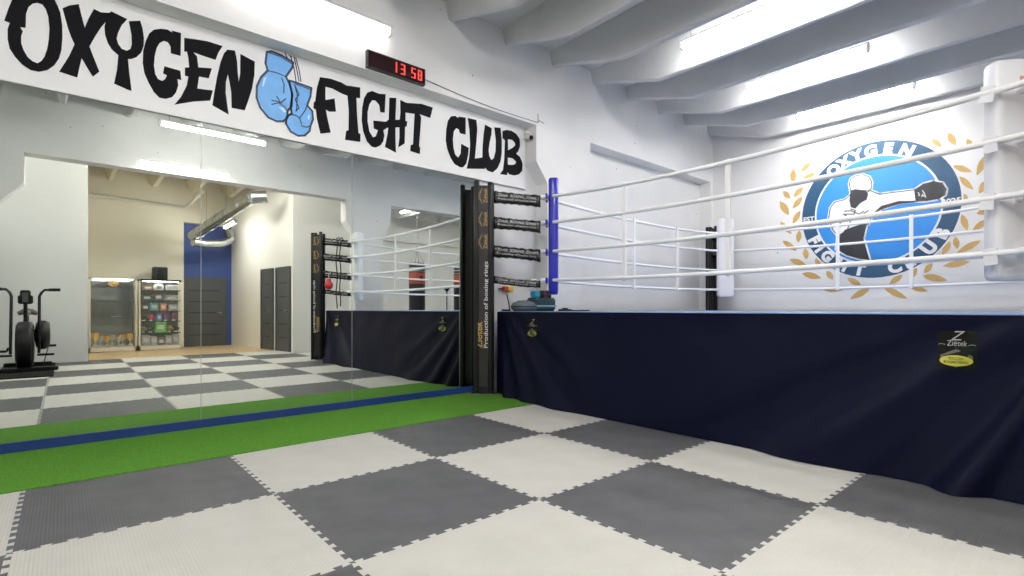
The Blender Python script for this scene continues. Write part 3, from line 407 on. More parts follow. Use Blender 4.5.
def arc_text(chars, inward):
    for ch, s, z in chars:
        a = math.atan2(z-CZ, s-CS); rr = .872 if inward == 0 else .905
        pos = (FX-.007, -(CS+rr*math.cos(a)), CZ+rr*math.sin(a))
        # in wall plane: right = -Y, up = Z
        rad = Vector((0, -math.cos(a), math.sin(a)))
        up = rad if inward == 0 else -rad
        right = Vector((0, -up.z, up.y)) if False else up.cross(Vector((-1, 0, 0)))
        v, f = text_mesh(ch, .22, frame(pos, right, up), bold=.065)
        bb = MB(); bb.add(v, f); par(bb.build('emblem_letter', M['em_white']), em)
arc_text([('O', 1.158, 3.191), ('X', 1.324, 3.266), ('Y', 1.486, 3.363), ('G', 1.678, 3.364), ('E', 1.893, 3.33), ('N', 2.116, 3.252)], 0)
arc_text([('F', .896, 2.096), ('I', .987, 1.953), ('G', 1.099, 1.833), ('H', 1.316, 1.709), ('T', 1.536, 1.61), ('C', 1.968, 1.622), ('L', 2.108, 1.727), ('U', 2.357, 1.866), ('B', 2.477, 2.048)], 1)
for tx, s, z in (('EST', .822, 2.44), ('2025', 2.61, 2.455)):
    v, f = text_mesh(tx, .105, frame((FX-.007, -s, z), (0, -1, 0), (0, 0, 1)), bold=.03)
    bb = MB(); bb.add(v, f); par(bb.build('emblem_lettering', M['em_white']), em)
# ------------------------------------------------------------------ lamps
def lamp(center, along, length, label, group, z=3.97, ztop=ZC, warm=False, wall=None, soft=False):
    cx, cy = center; e = empty('tube_lamp', (cx, cy, z), label, 'lamp', group)
    L2 = length/2
    def P(u, w, h): return (cx+u, cy+w, z+h) if along == 'x' else (cx+w, cy+u, z+h)
    b = MB()
    prof = [(-.045, .03), (-.03, .055), (.03, .055), (.045, .03), (.045, .018), (-.045, .018)]
    b.prism(prof, lambda p: P(-L2, p[0], p[1]), lambda p: P(L2, p[0], p[1])); par(b.build('housing', M['lamp_body']), e)
    b = MB(); b.tube([P(-L2+.03, 0, -.012), P(L2-.03, 0, -.012)], .029, 14); par(b.build('tube', M['tube_warm'] if warm else M['tube_mid'] if soft == 3 else M['tube_dim'] if soft == 2 else M['tube_soft'] if soft else M['tube']), e)
    for sgn in (-1, 1):
        b = MB(); u0 = sgn*(L2-.015); b.box(*sorted((P(u0-.015, 0, 0)[0]-(0 if along == 'x' else .034), P(u0+.015, 0, 0)[0]+(0 if along == 'x' else .034))), *sorted((P(u0-.015, 0, 0)[1]-(.034 if along == 'x' else 0), P(u0+.015, 0, 0)[1]+(.034 if along == 'x' else 0))), z-.045, z+.02)
        par(b.build('end_cap', M['lamp_body']), e)
    if wall is None:
        for sgn in (-1, 1):
            b = MB(); b.tube([P(sgn*(L2-.12), 0, .05), (*P(sgn*(L2-.12), 0, 0)[:2], ztop)], .004, 6); par(b.build('hanging_wire', M['wire']), e)
    else:
        for sgn in (-1, 1):
            b = MB(); x = cx+sgn*(L2-.2); b.box(x-.015, x+.015, min(cy, wall), max(cy, wall), z+.02, z+.045); par(b.build('bracket', M['lamp_body']), e)
    return e
G1 = 'tube lamps between the ceiling ribs'
lamp((5.35, -1.56), 'y', 1.55, 'tube lamp over the ring nearest the viewer, cut by the top of the photo', G1)
lamp((6.95, -1.50), 'y', 1.40, 'middle one of the three tube lamps over the ring', G1)
lamp((8.55, -1.57), 'y', 1.50, 'tube lamp over the ring nearest the emblem wall', G1, soft=3)
OFF = 'tube lamp added out of view between the ceiling ribs above the mats'  # unseen lamps, added to raise the light over mats and beam
for x, y in ((-1.05, -1.6), (.55, -1.6), (2.15, -1.6)):
    lamp((x, y), 'y', 1.45, OFF, 'tube lamps above the mats outside the view', soft=True)
lamp((1.85, .74), 'x', 1.45, 'tube lamp fixed to the white beam above the painted sign', None, z=3.74, wall=YB, soft=2)
lamp((1.93, -3.21), 'x', 1.45, 'tube lamp hanging across the hall, higher bright one in the mirror', None, z=3.74, soft=3)
lamp((1.75, Y2F+.08), 'x', 1.35, 'tube lamp on the lower edge of the far beam, lower bright one in the mirror', None, z=3.44, wall=Y2F, soft=3)
lamp((3.2, -8.3), 'y', 1.1, 'tube lamp hanging below the duct in the corridor, seen in the mirror', None, z=3.08, warm=True)
for x, y in ((-1.2, -5.9), (1.35, -5.65), (2.95, -5.65), (7.75, -7.5), (10.95, -7.5), (7.75, -6.0)):  # those tucked behind the middle beam are added unseen to light the corridor
    lamp((x, y), 'y', 1.1 if 0 < x < 4 else 1.3, 'tube lamp in the back part of the hall, from a set partly added unseen', 'tube lamps in the back hall', warm=(0 < x < 4), z=3.93, soft=(x < 0))
# ------------------------------------------------------------------ digital clock
ck = empty('digital_clock', (2.66, YB, 3.34), 'long black digital wall clock with red figures on the beam', 'clock')
A0 = (2.345, 3.35, 3.505); 
b = MB(); b.box(2.345, 2.985, YB-.05, YB, 3.345, 3.515, ch=.004); par(b.build('case', M['clock_case']), ck)
b = MB(); b.box(2.36, 2.97, YB-.0515, YB-.05, 3.358, 3.502); par(b.build('face', M['clock_face']), ck)
SEG = {'0': 'abcdef', '1': 'bc', '3': 'abgcd', '5': 'afgcd', '8': 'abcdefg'}
for ch, x0 in (('1', 2.61), ('3', 2.70), ('5', 2.82), ('8', 2.895)):
    w, h, t = .046, .105, .011; zb = 3.378; b = MB()
    sg_ = {'a': (0, w, h-t, h), 'g': (0, w, h/2-t/2, h/2+t/2), 'd': (0, w, 0, t), 'f': (0, t, h/2, h), 'b': (w-t, w, h/2, h), 'e': (0, t, 0, h/2), 'c': (w-t, w, 0, h/2)}
    for s_ in SEG[ch]:
        xa, xb, za, zz = sg_[s_]; b.box(x0+xa, x0+xb, YB-.0535, YB-.0515, zb+za+.002, zb+zz-.002)
    par(b.build('digit', M['red_led']), ck)
# cable from the clock to the corner of the opening
b = MB(); pts = []
for i in range(13):
    t = i/12; pts.append((2.985+t*1.66, YB-.008, 3.43-t*.06-.03*math.sin(PI*t)))
b.tube(pts, .003, 6); b.tube([(4.645, YB-.008, 3.37), (4.66, YB-.01, 3.40), (4.75, YB-.008, 3.385)], .003, 6)
b.tube([(4.645, YB-.008, 3.37), (4.64, YB-.01, 3.48)], .003, 6)
tag(b.build('cable', M['plastic_black']), 'thin black cable running along the beam from the clock to the opening corner', 'cable')
# security camera in the upper corner of the opening
cm = empty('security_camera', (4.62, .93, 3.2), 'small white dome security camera beside the end of the sign', 'camera')
b = MB(); b.lathe([(.045, 0), (.045, .02), (.03, .03)], (4.575, .95, 3.24)); par(b.build('mount', M['lamp_body']), cm)
b = MB(); b.box(4.565, 4.625, .94, .96, 3.235, 3.245); par(b.build('mount_arm', M['lamp_body']), cm)
b = MB(); b.tube([(4.575, .97, 3.215), (4.575, .88, 3.18)], .035, 14); par(b.build('body', M['lamp_body']), cm)
b = MB(); b.tube([(4.574, .885, 3.181), (4.573, .868, 3.176)], .027, 14); par(b.build('lens', M['plastic_black']), cm)
# ------------------------------------------------------------------ puzzle mats
def edge_profile(n=12, a=.014):
    P = [(0., 0.)]
    for i in range(n):
        c0 = i/n; w = 1/n; s = a
        P += [(c0+w*.16, -s*.0), (c0+w*.12, s), (c0+w*.58, s), (c0+w*.54, -s*.0)] if False else [(c0+w*.22, -a*.5), (c0+w*.14, a), (c0+w*.62, a), (c0+w*.54, -a*.5)]
    P.append((1., 0.)); return P
def tile_mesh(name, m):
    pr = edge_profile()
    pts = [(t, o) for t, o in pr][:-1]+[(1+o, t) for t, o in pr][:-1]+[(t, 1+o) for t, o in reversed(pr)][:-1]+[(o, t) for t, o in reversed(pr)][:-1]
    cx = [(x, y) for x, y in pts]
    v, f = poly_fill([cx], lambda p: (p[0], p[1], .014)); n = len(v)
    b = MB(); b.v = list(v); b.f = list(f); b.sm = [False]*len(f)
    b.add(list(v)+[(p[0], p[1], .001) for p in v], [(i, (i+1) % n, n+(i+1) % n, n+i) for i in range(n)])
    return b
mats = empty('puzzle_mat', (0, 0, 0), 'checkered floor of interlocking light and dark grey foam mats', 'mat')
protos = {}
for ix in range(-2, 9):
    for iy in range(-7, 0):
        if ix >= 4 and iy > -5: continue
        if ix >= 4 and iy < -6: continue
        if iy == -7 and not (0 <= ix <= 3): continue
        d = (ix+iy) % 2
        if d not in protos:
            protos[d] = tile_mesh('mat_tile', None).build('mat_tile', M['foam_dark'] if d else M['foam_white'], mats)
            o = protos[d]
        else:
            o = protos[d].copy(); COL.objects.link(o); o.parent = mats
        o.location = (ix, iy, 0)
        o['label'] = 'dark grey foam tile' if d else 'light grey foam tile'
b = MB()
nx, ny = 60, 12
tag(MB().box(-2.55, 3.95, -.03, 1.016, .001, .020).build('turf_strip', M['turf']), 'strip of bright green artificial turf along the foot of the mirror', 'turf')
# ------------------------------------------------------------------ boxing ring
ring = empty('boxing_ring', (6.4, -1.6, 0), 'raised boxing ring with navy skirt, white ropes and padded corners', 'boxing ring')
def R_(o): return par(o, ring)
PX0, PX1, PY0, PY1 = 3.95, 8.96, -4.02, .77
PZ = .975
R_(MB().box(PX0, PX1, PY0, PY1, PZ-.06, PZ, ch=.012).build('canvas', M['canvas']))
R_(MB().box(PX0+.05, PX1-.05, PY0+.05, PY1-.05, .55, PZ-.06).build('platform_frame', M['steel_black']))
for i in range(3):
    for j in range(3):
        x = PX0+.3+i*(PX1-PX0-.6)/2; y = PY0+.3+j*(PY1-PY0-.6)/2
        R_(MB().box(x-.04, x+.04, y-.04, y+.04, .015, .55).build('platform_leg', M['steel_black']))
def fold(u, z, Ln, big):
    t = (PZ-.006-z)/(PZ-.024); w = 0.
    a1 = math.atan2(1.25-z, u+.12); r1 = math.hypot(1.25-z, u+.12)
    a2 = math.atan2(1.30-z, Ln-u+.10)
    e1 = math.exp(-(u/1.3)**2)
    w += .034*math.sin(a1*26+.4)*e1*min(1, r1)*t**.6+.012*math.sin(a1*15+1.)*math.exp(-(u/2.2)**2)*t**.5
    if big:
        e2 = math.exp(-((Ln-u)/1.9)**2)
        w += .085*math.sin(a2*17+1.9)*e2*t**.9+.036*math.sin(a2*31)*e2*t
        w += .022*math.sin(u*2.1+z*3.2)*t+.014*math.sin(u*5.3-z*4+1.1)*t*(1-e1)
        w += .006*math.sin(u*9+math.sin(z*7))*min(1, t*6)*(1-t)
    else:
        w += .02*math.sin(a2*22)*math.exp(-((Ln-u)/1.3)**2)*t**.6+.014*math.sin(u*3.1+z*2)*t
    endf = max(0, min(1, u/.35, (Ln-u)/.35)); endf = endf*endf*(3-2*endf)
    flare = ((.09+.10*min(1, u/1.2)) if big else .03)*t**1.5*endf
    w *= (.35+.65*endf)
    return .012+flare+max(-.010, w*.9)
def skirt(p0, p1, out, big, name='skirt'):
    """draped cloth hanging from canvas edge p0->p1, out = outward unit vector"""
    p0 = Vector(p0); p1 = Vector(p1); Ln = (p1-p0).length; d = (p1-p0)/Ln; out = Vector(out)
    nu, nv = int(Ln*46), 36; v = []; f = []
    for j in range(nv+1):
        t = j/nv; z = PZ-.006-t*(PZ-.024)
        for i in range(nu+1):
            u = i/nu*Ln; w = 0.
            # cloth gathered at both upper corners: creases fan out from there
            q = p0+d*u+out*fold(u, z, Ln, big)
            v.append((q.x, q.y, z))
    for j in range(nv):
        for i in range(nu):
            a = j*(nu+1)+i; f.append((a, a+1, a+nu+2, a+nu+1))
    o = MB().add(v, f, True).build(name, M['skirt'])
    return R_(o)
sk_front = skirt((PX0, PY1, 0), (PX0, PY0, 0), (-1, 0, 0), True)
sk_side = skirt((PX1, PY1, 0), (PX0, PY1, 0), (0, 1, 0), False)
sk_near = skirt((PX0, PY0, 0), (PX1, PY0, 0), (0, -1, 0), False)
sk_far = skirt((PX1, PY0, 0), (PX1, PY1, 0), (1, 0, 0), False)
# badges on the front skirt
def badge(yc, zc, w, h):
    """badge sewn on the front skirt: follows the cloth"""
    LF = PY1-PY0
    def onskirt(mb, lay):
        mb.v = [(PX0-fold(PY1-p[1], p[2], LF, True)-lay, p[1], p[2]) for p in mb.v]; return mb
    X = PX0; fr = lambda y, z: frame((X, y, z), (0, -1, 0), (0, 0, 1)); pf = lambda p: (X, p[0], p[1])
    g = MB(); n = 8
    for j in range(n+1):
        for i in range(n+1): g.v.append((X, yc-w/2+w*i/n, zc-h/2+h*j/n))
    for j in range(n):
        for i in range(n): a = j*(n+1)+i; g.f.append((a, a+1, a+n+2, a+n+1)); g.sm.append(False)
    e = R_(onskirt(g, .004).build('badge', M['label_black'])); e['label'] = 'black badge with yellow ring motif'
    def s(name, b, m, lay):
        o = onskirt(b, lay).build(name, m); o.parent = e
    k = h/.21
    b = MB(); v, f = text_mesh('Z', .075*k, fr(yc, zc+h*.36), .0); v = [Vector((p.x, p.y-(p.z-zc)*.35+h*.12, p.z)) for p in v]; b.add(v, f); s('badge_letter', b, M['print_dim'], .0105)
    b = MB(); v, f = text_mesh('Ziętek', .042*k, fr(yc, zc+h*.17), .0, width=w*.5); b.add(v, f); s('badge_lettering', b, M['print_dim'], .0105)
    for sg_ in (-1, 1):
        b = MB(); stroke(b, [(yc+sg_*w*.46, zc+h*.14), (yc+sg_*w*.38, zc+h*.155), (yc+sg_*w*.29, zc+h*.135)], .0022, pf); s('badge_flourish', b, M['print_dim'], .0105)
    b = MB(); v, f = poly_fill([[(yc-w*.4, zc-h*.14), (yc, zc+h*.03), (yc+w*.4, zc-h*.14), (yc+w*.4, zc-h*.32), (yc, zc-h*.44), (yc-w*.4, zc-h*.32)]], pf); b.add(v, f); s('badge_ring_motif', b, M['badge_grey'], .0085)
    b = MB(); cc = (yc, zc-h*.27); lp = ell(cc[0], cc[1], w*.41, h*.14, 24); b.add([pf(cc)]+[pf(p) for p in lp], [(0, 1+q, 1+(q+1) % 24) for q in range(24)]); s('badge_yellow_band', b, M['badge_yellow'], .0105)
    for zz, tx, ww in ((-.22, 'PRODUCTION', .36), (-.31, 'BOXING RINGS', .6)):
        b = MB(); v, f = text_mesh(tx, .020*k, fr(yc, zc+h*zz), .01, width=w*ww); b.add(v, f); s('badge_small_print', b, M['black_paint'], .0125)
badge(-3.405, .770, .18, .215)
badge(.142, .79, .185, .205)
# corners: (post xy, rope corner xy, pad colour, pad z0)
CORN = [((3.83, .88), (4.39, .32), 'pad_blue', 1.17), ((3.83, -4.13), (4.39, -3.60), 'pad_white', 1.17), ((8.87, .74), (8.54, .32), 'pad_white', 1.20), ((8.87, -3.99), (8.54, -3.57), 'pad_red', 1.17)]
RZ = [2.30, 2.00, 1.665, 1.335]
for ci, (P0, C0, padm, pz) in enumerate(CORN):
    P = Vector((*P0, 0)); C = Vector((*C0, 0)); dg = (C-P).normalized(); nn = Vector((-dg.y, dg.x, 0))
    ang = math.atan2(dg.y, dg.x)
    post = empty('corner_post', P, None, None); post.parent = ring; post.matrix_parent_inverse = Matrix.Translation(-ring.location)
    post['label'] = ['padded black post beside the mirror', 'padded black post at the near corner', 'black post in the far room corner', 'black post at the far corner'][ci]
    T = Matrix.Translation(P) @ Matrix.Rotation(ang, 4, 'Z'); I = Matrix.Translation(P).inverted()
    def K(o): o.parent = post; o.matrix_parent_inverse = I; return o
    K(MB().box(-.05, .05, -.05, .05, .016, 2.44, mtx=T).build('steel_core', M['steel_black']))
    # wrinkled cover panel between the foam tubes
    b = MB(); nz = 40; ring_pts = []
    hx, hy = (.072, .078) if ci < 2 else (.06, .06)
    for k in range(nz+1):
        z = .10+k/nz*2.30
        wv = .004*math.sin(z*9)+.003*math.sin(z*23+1)
        pinch = .012*math.exp(-((z-.35)/.12)**2)
        for (sx, sy) in ((-1, -1), (0, -1), (1, -1), (1, 0), (1, 1), (0, 1), (-1, 1), (-1, 0)):
            q = T @ Vector((sx*(hx-pinch), sy*(hy-pinch+wv*(1 if sx == 0 else .2)), z)); b.v.append(tuple(q))
    for k in range(nz):
        for j in range(8): a = k*8+j; c = k*8+(j+1) % 8; b.f.append((a, c, c+8, a+8)); b.sm.append(False)
    b.f += [tuple(range(8)), tuple(range(nz*8, nz*8+8))]; b.sm += [False, False]
    K(b.build('cover', M['cover_black']))
    for sx in (-1, 1):
        for sy in (-1, 1):
            top = 2.49 if sx*sy > 0 else 2.47
            c = Vector((sx*(hx+.008), sy*(hy-.012), 0))
            b = MB(); pts = [T @ (c+Vector((.0, 0, z))) for z in (.03, .8, 1.6, top-.01, top)]
            b.tube(pts, [.031, .031, .031, .031, .024], 14); K(b.build('foam_tube', M['foam_black']))
    b = MB(); b.box(-.15, .15, -.13, .13, .014, .026, mtx=T, ch=.003); K(b.build('foot_plate', M['chrome']))
    if ci < 2:
        for sy in (-1, 1):
            # lettering reads upwards on each flank
            nrm = nn*sy; up = Vector((0, 0, 1)); face_off = hy+.011
            ex = up; ey = nrm.cross(ex)  # text right = up
            def fr2(z, off=0.): return frame(P+nrm*face_off+ey*off+Vector((0, 0, z)), ex, ey)
            b = MB(); v, f = text_mesh('Ziętek', .115, fr2(.70, .046), .02, width=.31); b.add(v, f); K(b.build('gold_lettering', M['print_gold']))
            b = MB(); v, f = text_mesh('Production of boxing rings', .066, fr2(1.05, -.034), .01, width=1.0); b.add(v, f); K(b.build('white_lettering', M['print_white']))
            for zz in (1.78, 2.04, 2.31):
                b = MB(); v, f = text_mesh('Ziętek', .062, fr2(zz, -.03), .01, width=.17); b.add(v, f); 
                fnn = lambda p, zz=zz: tuple(P+nrm*face_off+ey*p[0]+Vector((0, 0, zz+p[1])))
                stroke(b, [(.012, -.085), (.030, -.05), (.040, 0), (.030, .05), (.012, .085)], .006, fnn)
                stroke(b, [(.022, -.05), (.050, -.035), (.050, .035), (.022, .05)], .004, fnn)
                K(b.build('gold_emblem', M['print_gold']))
    # rope pad hanging inside the corner
    b = MB(); TC = Matrix.Translation(C+dg*.02) @ Matrix.Rotation(ang, 4, 'Z')
    hw, ht = ((.125, .062) if ci == 1 else (.14, .058)); H = 1.31 if ci == 1 else 1.33
    prof = []
    for k in range(20):
        a = 2*PI*k/20; ca, sa = math.cos(a), math.sin(a)
        prof.append((ht*math.copysign(abs(ca)**.55, ca), hw*math.copysign(abs(sa)**.4, sa)))
    levels = [(0, .80), (.012, .93), (.04, 1.), (.3, 1.), (.7, 1.01), (1.1, 1.), (H-.02, 1.), (H, .93)]
    for z, s in levels:
        for x, y in prof: b.v.append(tuple(TC @ Vector((x*s, y*s, pz+z))))
    n = 20
    for i in range(len(levels)-1):
        for k in range(n): a = i*n+k; c = i*n+(k+1) % n; b.f.append((a, c, c+n, a+n)); b.sm.append(True)
    b.f += [tuple(range(n)), tuple(range(len(b.v)-n, len(b.v)))]; b.sm += [False, False]
    pd = R_(b.build('corner_pad', M[padm])); pd['label'] = {'pad_blue': 'blue corner pad', 'pad_white': 'white corner pad', 'pad_red': 'red corner pad'}[padm]
    side = -dg
    b = MB(); fr3 = frame(C+dg*.02+side*(ht+.004)+Vector((0, 0, pz+H-.16)), (-nn if ci != 9 else nn), (0, 0, 1))
    if padm == 'pad_white' and ci == 1:
        b.box(.0, .05, .03, .055, -.001, .001, mtx=fr3); o = b.build('pink_tag', mat('pink_tag', (.6, .3, .3), .5), ring); o.matrix_parent_inverse = Matrix.Translation(-ring.location)
    if ci == 2:
        b.box(-.03, .12, -.26, -.22, -.001, .001, mtx=fr3); o = b.build('yellow_tag', M['yellow'], ring); o.matrix_parent_inverse = Matrix.Translation(-ring.location)
    if ci == 99:
        b = MB(); q = C+dg*.02-nn*0; 
        for zz in (pz+H-.05,):
            b.box(-.03, .03, hw-.01, hw+.006, zz-.035, zz+.03, mtx=TC); b.box(-.03, .03, -hw-.006, -hw+.01, zz-.035, zz+.03, mtx=TC)
        o = b.build('white_patch', M['print_white'], ring); o.matrix_parent_inverse = Matrix.Translation(-ring.location)
    # turnbuckles wrapped in black covers
    dist = (C-P).length
    for li, z in enumerate(RZ):
        thin = .045 if li == 3 else .072
        a0, a1 = (.118 if ci < 2 else .09), dist-.13
        b = MB(); nseg = 22; nr = 14
        zoff = lambda t: (.012-.055*t if ci < 2 else 0)+(-.012 if li == 3 else 0)*math.sin(PI*t)
        rnd = random.Random(ci*10+li)
        for k in range(nseg+1):
            t = k/nseg; q = P+dg*(a0+(a1-a0)*t)+Vector((0, 0, z+zoff(t)))
            hh = thin*(1.-.10*math.sin(PI*t)+.05*math.sin(k*1.7+li*2)); wd = thin*(.62+.10*math.sin(k*1.1+li))
            for m_ in range(nr):
                a = 2*PI*m_/nr; jit = 1+rnd.uniform(-.05, .05)
                yy = math.copysign(abs(math.cos(a))**.7, math.cos(a))*wd*jit; zz = math.copysign(abs(math.sin(a))**.7, math.sin(a))*hh*jit
                b.v.append(tuple(q+nn*yy+Vector((0, 0, zz))))
        for k in range(nseg):
            for m_ in range(nr): a = k*nr+m_; c = k*nr+(m_+1) % nr; b.f.append((a, c, c+nr, a+nr)); b.sm.append(True)
        b.f += [tuple(range(nr)), tuple(range(nseg*nr, nseg*nr+nr))]; b.sm += [False, False]
        tb = R_(b.build('turnbuckle_cover', M['wrap_black']))
        b = MB(); b.tube([P+Vector((0, 0, z))+dg*.05, C-dg*.05+Vector((0, 0, z))], .012, 8); R_(b.build('turnbuckle', M['chrome']))
        if ci < 2:
            b = MB()
            for sy in (-1, 1):
                nrm = nn*sy; ex = Vector((0, 0, 1)).cross(nrm); Lw = a1-a0
                for dz, tx, hgt in ((.020*thin/.072, 'Ziętek  BOXING  Ziętek', .044*thin/.072), (-.022*thin/.072, 'Production of boxing rings', .030*thin/.072)):
                    v, f = text_mesh(tx, hgt, frame(P+dg*(a0+a1)/2+nrm*(thin*.80)+Vector((0, 0, z+dz+zoff(.5))), ex+Vector((0, 0, -.055/Lw))*(1 if ex.dot(dg) > 0 else -1), Vector((0, 0, 1))+ex*(.055/Lw)*(1 if ex.dot(dg) > 0 else -1)), .02, width=Lw*.82); b.add(v, f)
            R_(b.build('cover_lettering', M['print_silver']))
        # white sleeve and strap in front of the pad
        for sgn in (1,):
            b = MB(); q = C+Vector((0, 0, z)); b.tube([q-dg*.13, q-dg*.02], .03, 10); R_(b.build('rope_joint', M['rope']))
ZO = .0
def rope(a, c, z, sag, r=.019):
    b = MB(); A = Vector((*a, z)); B = Vector((*c, z)); n = 24
    pts = []
    for i in range(n+1):
        t = i/n; p = A.lerp(B, t); p.z -= sag*4*t*(1-t); pts.append(p)
    b.tube(pts, r, 10); return R_(b.build('rope', M['rope']))
cs = [c[1] for c in CORN]
order = [(0, 1), (1, 3), (3, 2), (2, 0)]
SAG = [.075, .055, .04, .030]
def offc(i, j):
    # ropes pass just outside the pads
    return Vector((*cs[i], 0))
for i, j in order:
    A = Vector((*cs[i], 0)); B = Vector((*cs[j], 0)); d = (B-A).normalized()
    cen = Vector((6.45, -1.6, 0)); o = Vector((-d.y, d.x, 0)); o = o if o.dot(A-cen) > 0 else -o
    for k, z in enumerate(RZ):
        def out_(k_): P_ = Vector((*CORN[k_][0], 0)); C_ = Vector((*cs[k_], 0)); return C_-(C_-P_).normalized()*(.075 if k_ != 1 else .17)
        a = out_(i)+o*.02; c = out_(j)+o*.02
        rope((a.x, a.y), (c.x, c.y), z, SAG[k])
# vertical ties
def tie(x, y, side):
    b = MB(); 
    u = {'f': -1.0}
    if side in ('f', 'b'): t = (y+3.57)/(.32+3.57)
    else: t = (x-4.39)/(8.5-4.39)
    s = [SAG[k]*4*t*(1-t) for k in range(4)]
    b.box(-.012, .012, -.022, .022, RZ[3]-s[3]-.03, RZ[0]-s[0]+.03, mtx=Matrix.Translation((x, y, 0)) @ (Matrix.Rotation(0, 4, 'Z') if side in ('f', 'b') else Matrix.Rotation(PI/2, 4, 'Z')), ch=.004)
    R_(b.build('rope_tie', M['rope']))
for y in (-.79, -1.87): tie(4.315-(-y)*.012, y, 'f')
for y in (-1.385, -2.267): tie(8.59, y, 'b')
for x in (6.045, 7.136): tie(x, .365, 's'); tie(x, -3.615, 's')
# blue straps holding the ropes against the blue pad, white ones on the white pads
for ci, mm in ((0, 'pad_blue'), ):
    C = Vector((*cs[ci], 0)); P = Vector((*CORN[ci][0], 0)); dg = (C-P).normalized(); nn = Vector((-dg.y, dg.x, 0)); ang = math.atan2(dg.y, dg.x)
    for z in RZ:
        for sy in (-1, 1):
            b = MB(); TC = Matrix.Translation(C+dg*.0+nn*sy*.105+Vector((0, 0, z))) @ Matrix.Rotation(ang, 4, 'Z')
            b.box(-.072, -.045, -.03, .03, -.035, .025, mtx=TC, ch=.008); R_(b.build('pad_strap', M[mm]))
# white flaps hanging from the rope ends over the near pad
C_ = Vector((*cs[1], 0)); P_ = Vector((*CORN[1][0], 0)); dg = (C_-P_).normalized(); nn = Vector((-dg.y, dg.x, 0)); ang = math.atan2(dg.y, dg.x)
for k, z in enumerate(RZ):
    b = MB(); b.box(-.026, -.020, -.032, .032, -.075, .022, ch=.002, mtx=Matrix.Translation((4.262, -3.50-.01*(k % 2), z)) @ Matrix.Rotation(.10*(-1)**k, 4, 'X')); b.box(-.024, .024, -.032, .032, .018, .025, ch=.002, mtx=Matrix.Translation((4.262, -3.50-.01*(k % 2), z)) @ Matrix.Rotation(.10*(-1)**k, 4, 'X'))
    R_(b.build('rope_end_flap', M['pad_white']))
# ------------------------------------------------------------------ things on and around the ring
sh = empty('head_guard_case', (4.17, .56, PZ), 'grey translucent rounded case lying on the canvas beside the black post', 'case')
v = MB(); v.lathe([(.001, .001), (.12, .001), (.15, .03), (.155, .06), (.13, .10), (.07, .125), (0.001, .13)], (4.17, .56, PZ), 28); par(v.build('shell', M['mesh_grey']), sh)
v = MB(); v.tube([(4.17+.155*math.cos(a), .56+.155*math.sin(a), PZ+.055) for a in [2*PI*k/24 for k in range(25)]], .006, 6); par(v.build('rim', M['plastic_black']), sh)
st = MB(); st.tube([(4.10, .735, PZ+.008), (4.09, .735, PZ+.08), (4.06, .74, PZ+.20)], .007, 8); tag(st.build('wooden_baton', M['plastic_black']), 'thin black stick leaning up behind the grey case on the canvas', 'stick')
tb = empty('training_bag', (4.58, .60, PZ), 'dark teal sports bag with a light blue stripe lying on the canvas', 'bag')
v = MB(); v.box(4.335, 4.72, .56, .72, PZ+.001, PZ+.165, ch=.03); par(v.build('bag_body', M['teal']), tb)
v = MB(); v.box(4.345, 4.71, .556, .561, PZ+.055, PZ+.072); par(v.build('stripe', mat('pale_teal_stripe', (.25, .5, .55), .5)), tb)
v = MB(); v.tube([(4.45, .56, PZ+.16), (4.47, .55, PZ+.19), (4.52, .55, PZ+.20), (4.58, .55, PZ+.19), (4.60, .56, PZ+.16)], .008, 8); par(v.build('handle', M['plastic_black']), tb)
v = MB(); v.box(4.39, 4.49, .61, .70, PZ+.167, PZ+.245, ch=.012); tag(v.build('folded_towel', M['cyan']), 'small bright cyan folded cloth on top of the dark bag', 'cloth')
v = MB(); v.box(4.54, 4.68, .61, .71, PZ+.167, PZ+.255, ch=.008); tag(v.build('small_box', M['maroon']), 'dark maroon box on the dark bag below the blue corner pad', 'box')
v = MB(); v.box(4.80, 4.98, .55, .62, PZ, PZ+.025, ch=.006); v.box(4.86, 4.92, .56, .61, PZ+.025, PZ+.04, ch=.004); tag(v.build('phone_holder', M['plastic_black']), 'flat black object on the canvas right of the dark bag', 'object')
v = MB(); v.box(5.06, 5.34, .56, .64, PZ, PZ+.014, ch=.004); tag(v.build('folded_strap', M['plastic_black']), 'flat black strap on the canvas farther from the dark bag', 'strap')
v = MB(); v.box(3.985, 4.08, .68, .755, PZ+.001, PZ+.022, ch=.006); tag(v.build('folded_strap', M['plastic_black']), 'flat black strap on the canvas next to the black post', 'strap')
pl = empty('wall_plug', (4.25, 1.03, 1.25), 'small red and yellow plug on the white wall between post and blue pad', 'plug')
v = MB(); v.box(4.235, 4.305, 1.00, 1.05, 1.225, 1.285, ch=.006); par(v.build('red_cap', M['red']), pl)
v = MB(); v.box(4.305, 4.39, .995, 1.05, 1.222, 1.29, ch=.008); par(v.build('yellow_socket', M['yellow']), pl)
v = MB(); v.tube([(4.16, 1.03, 1.25), (4.235, 1.02, 1.253)], .008, 8); par(v.build('pin', M['plastic_black']), pl)
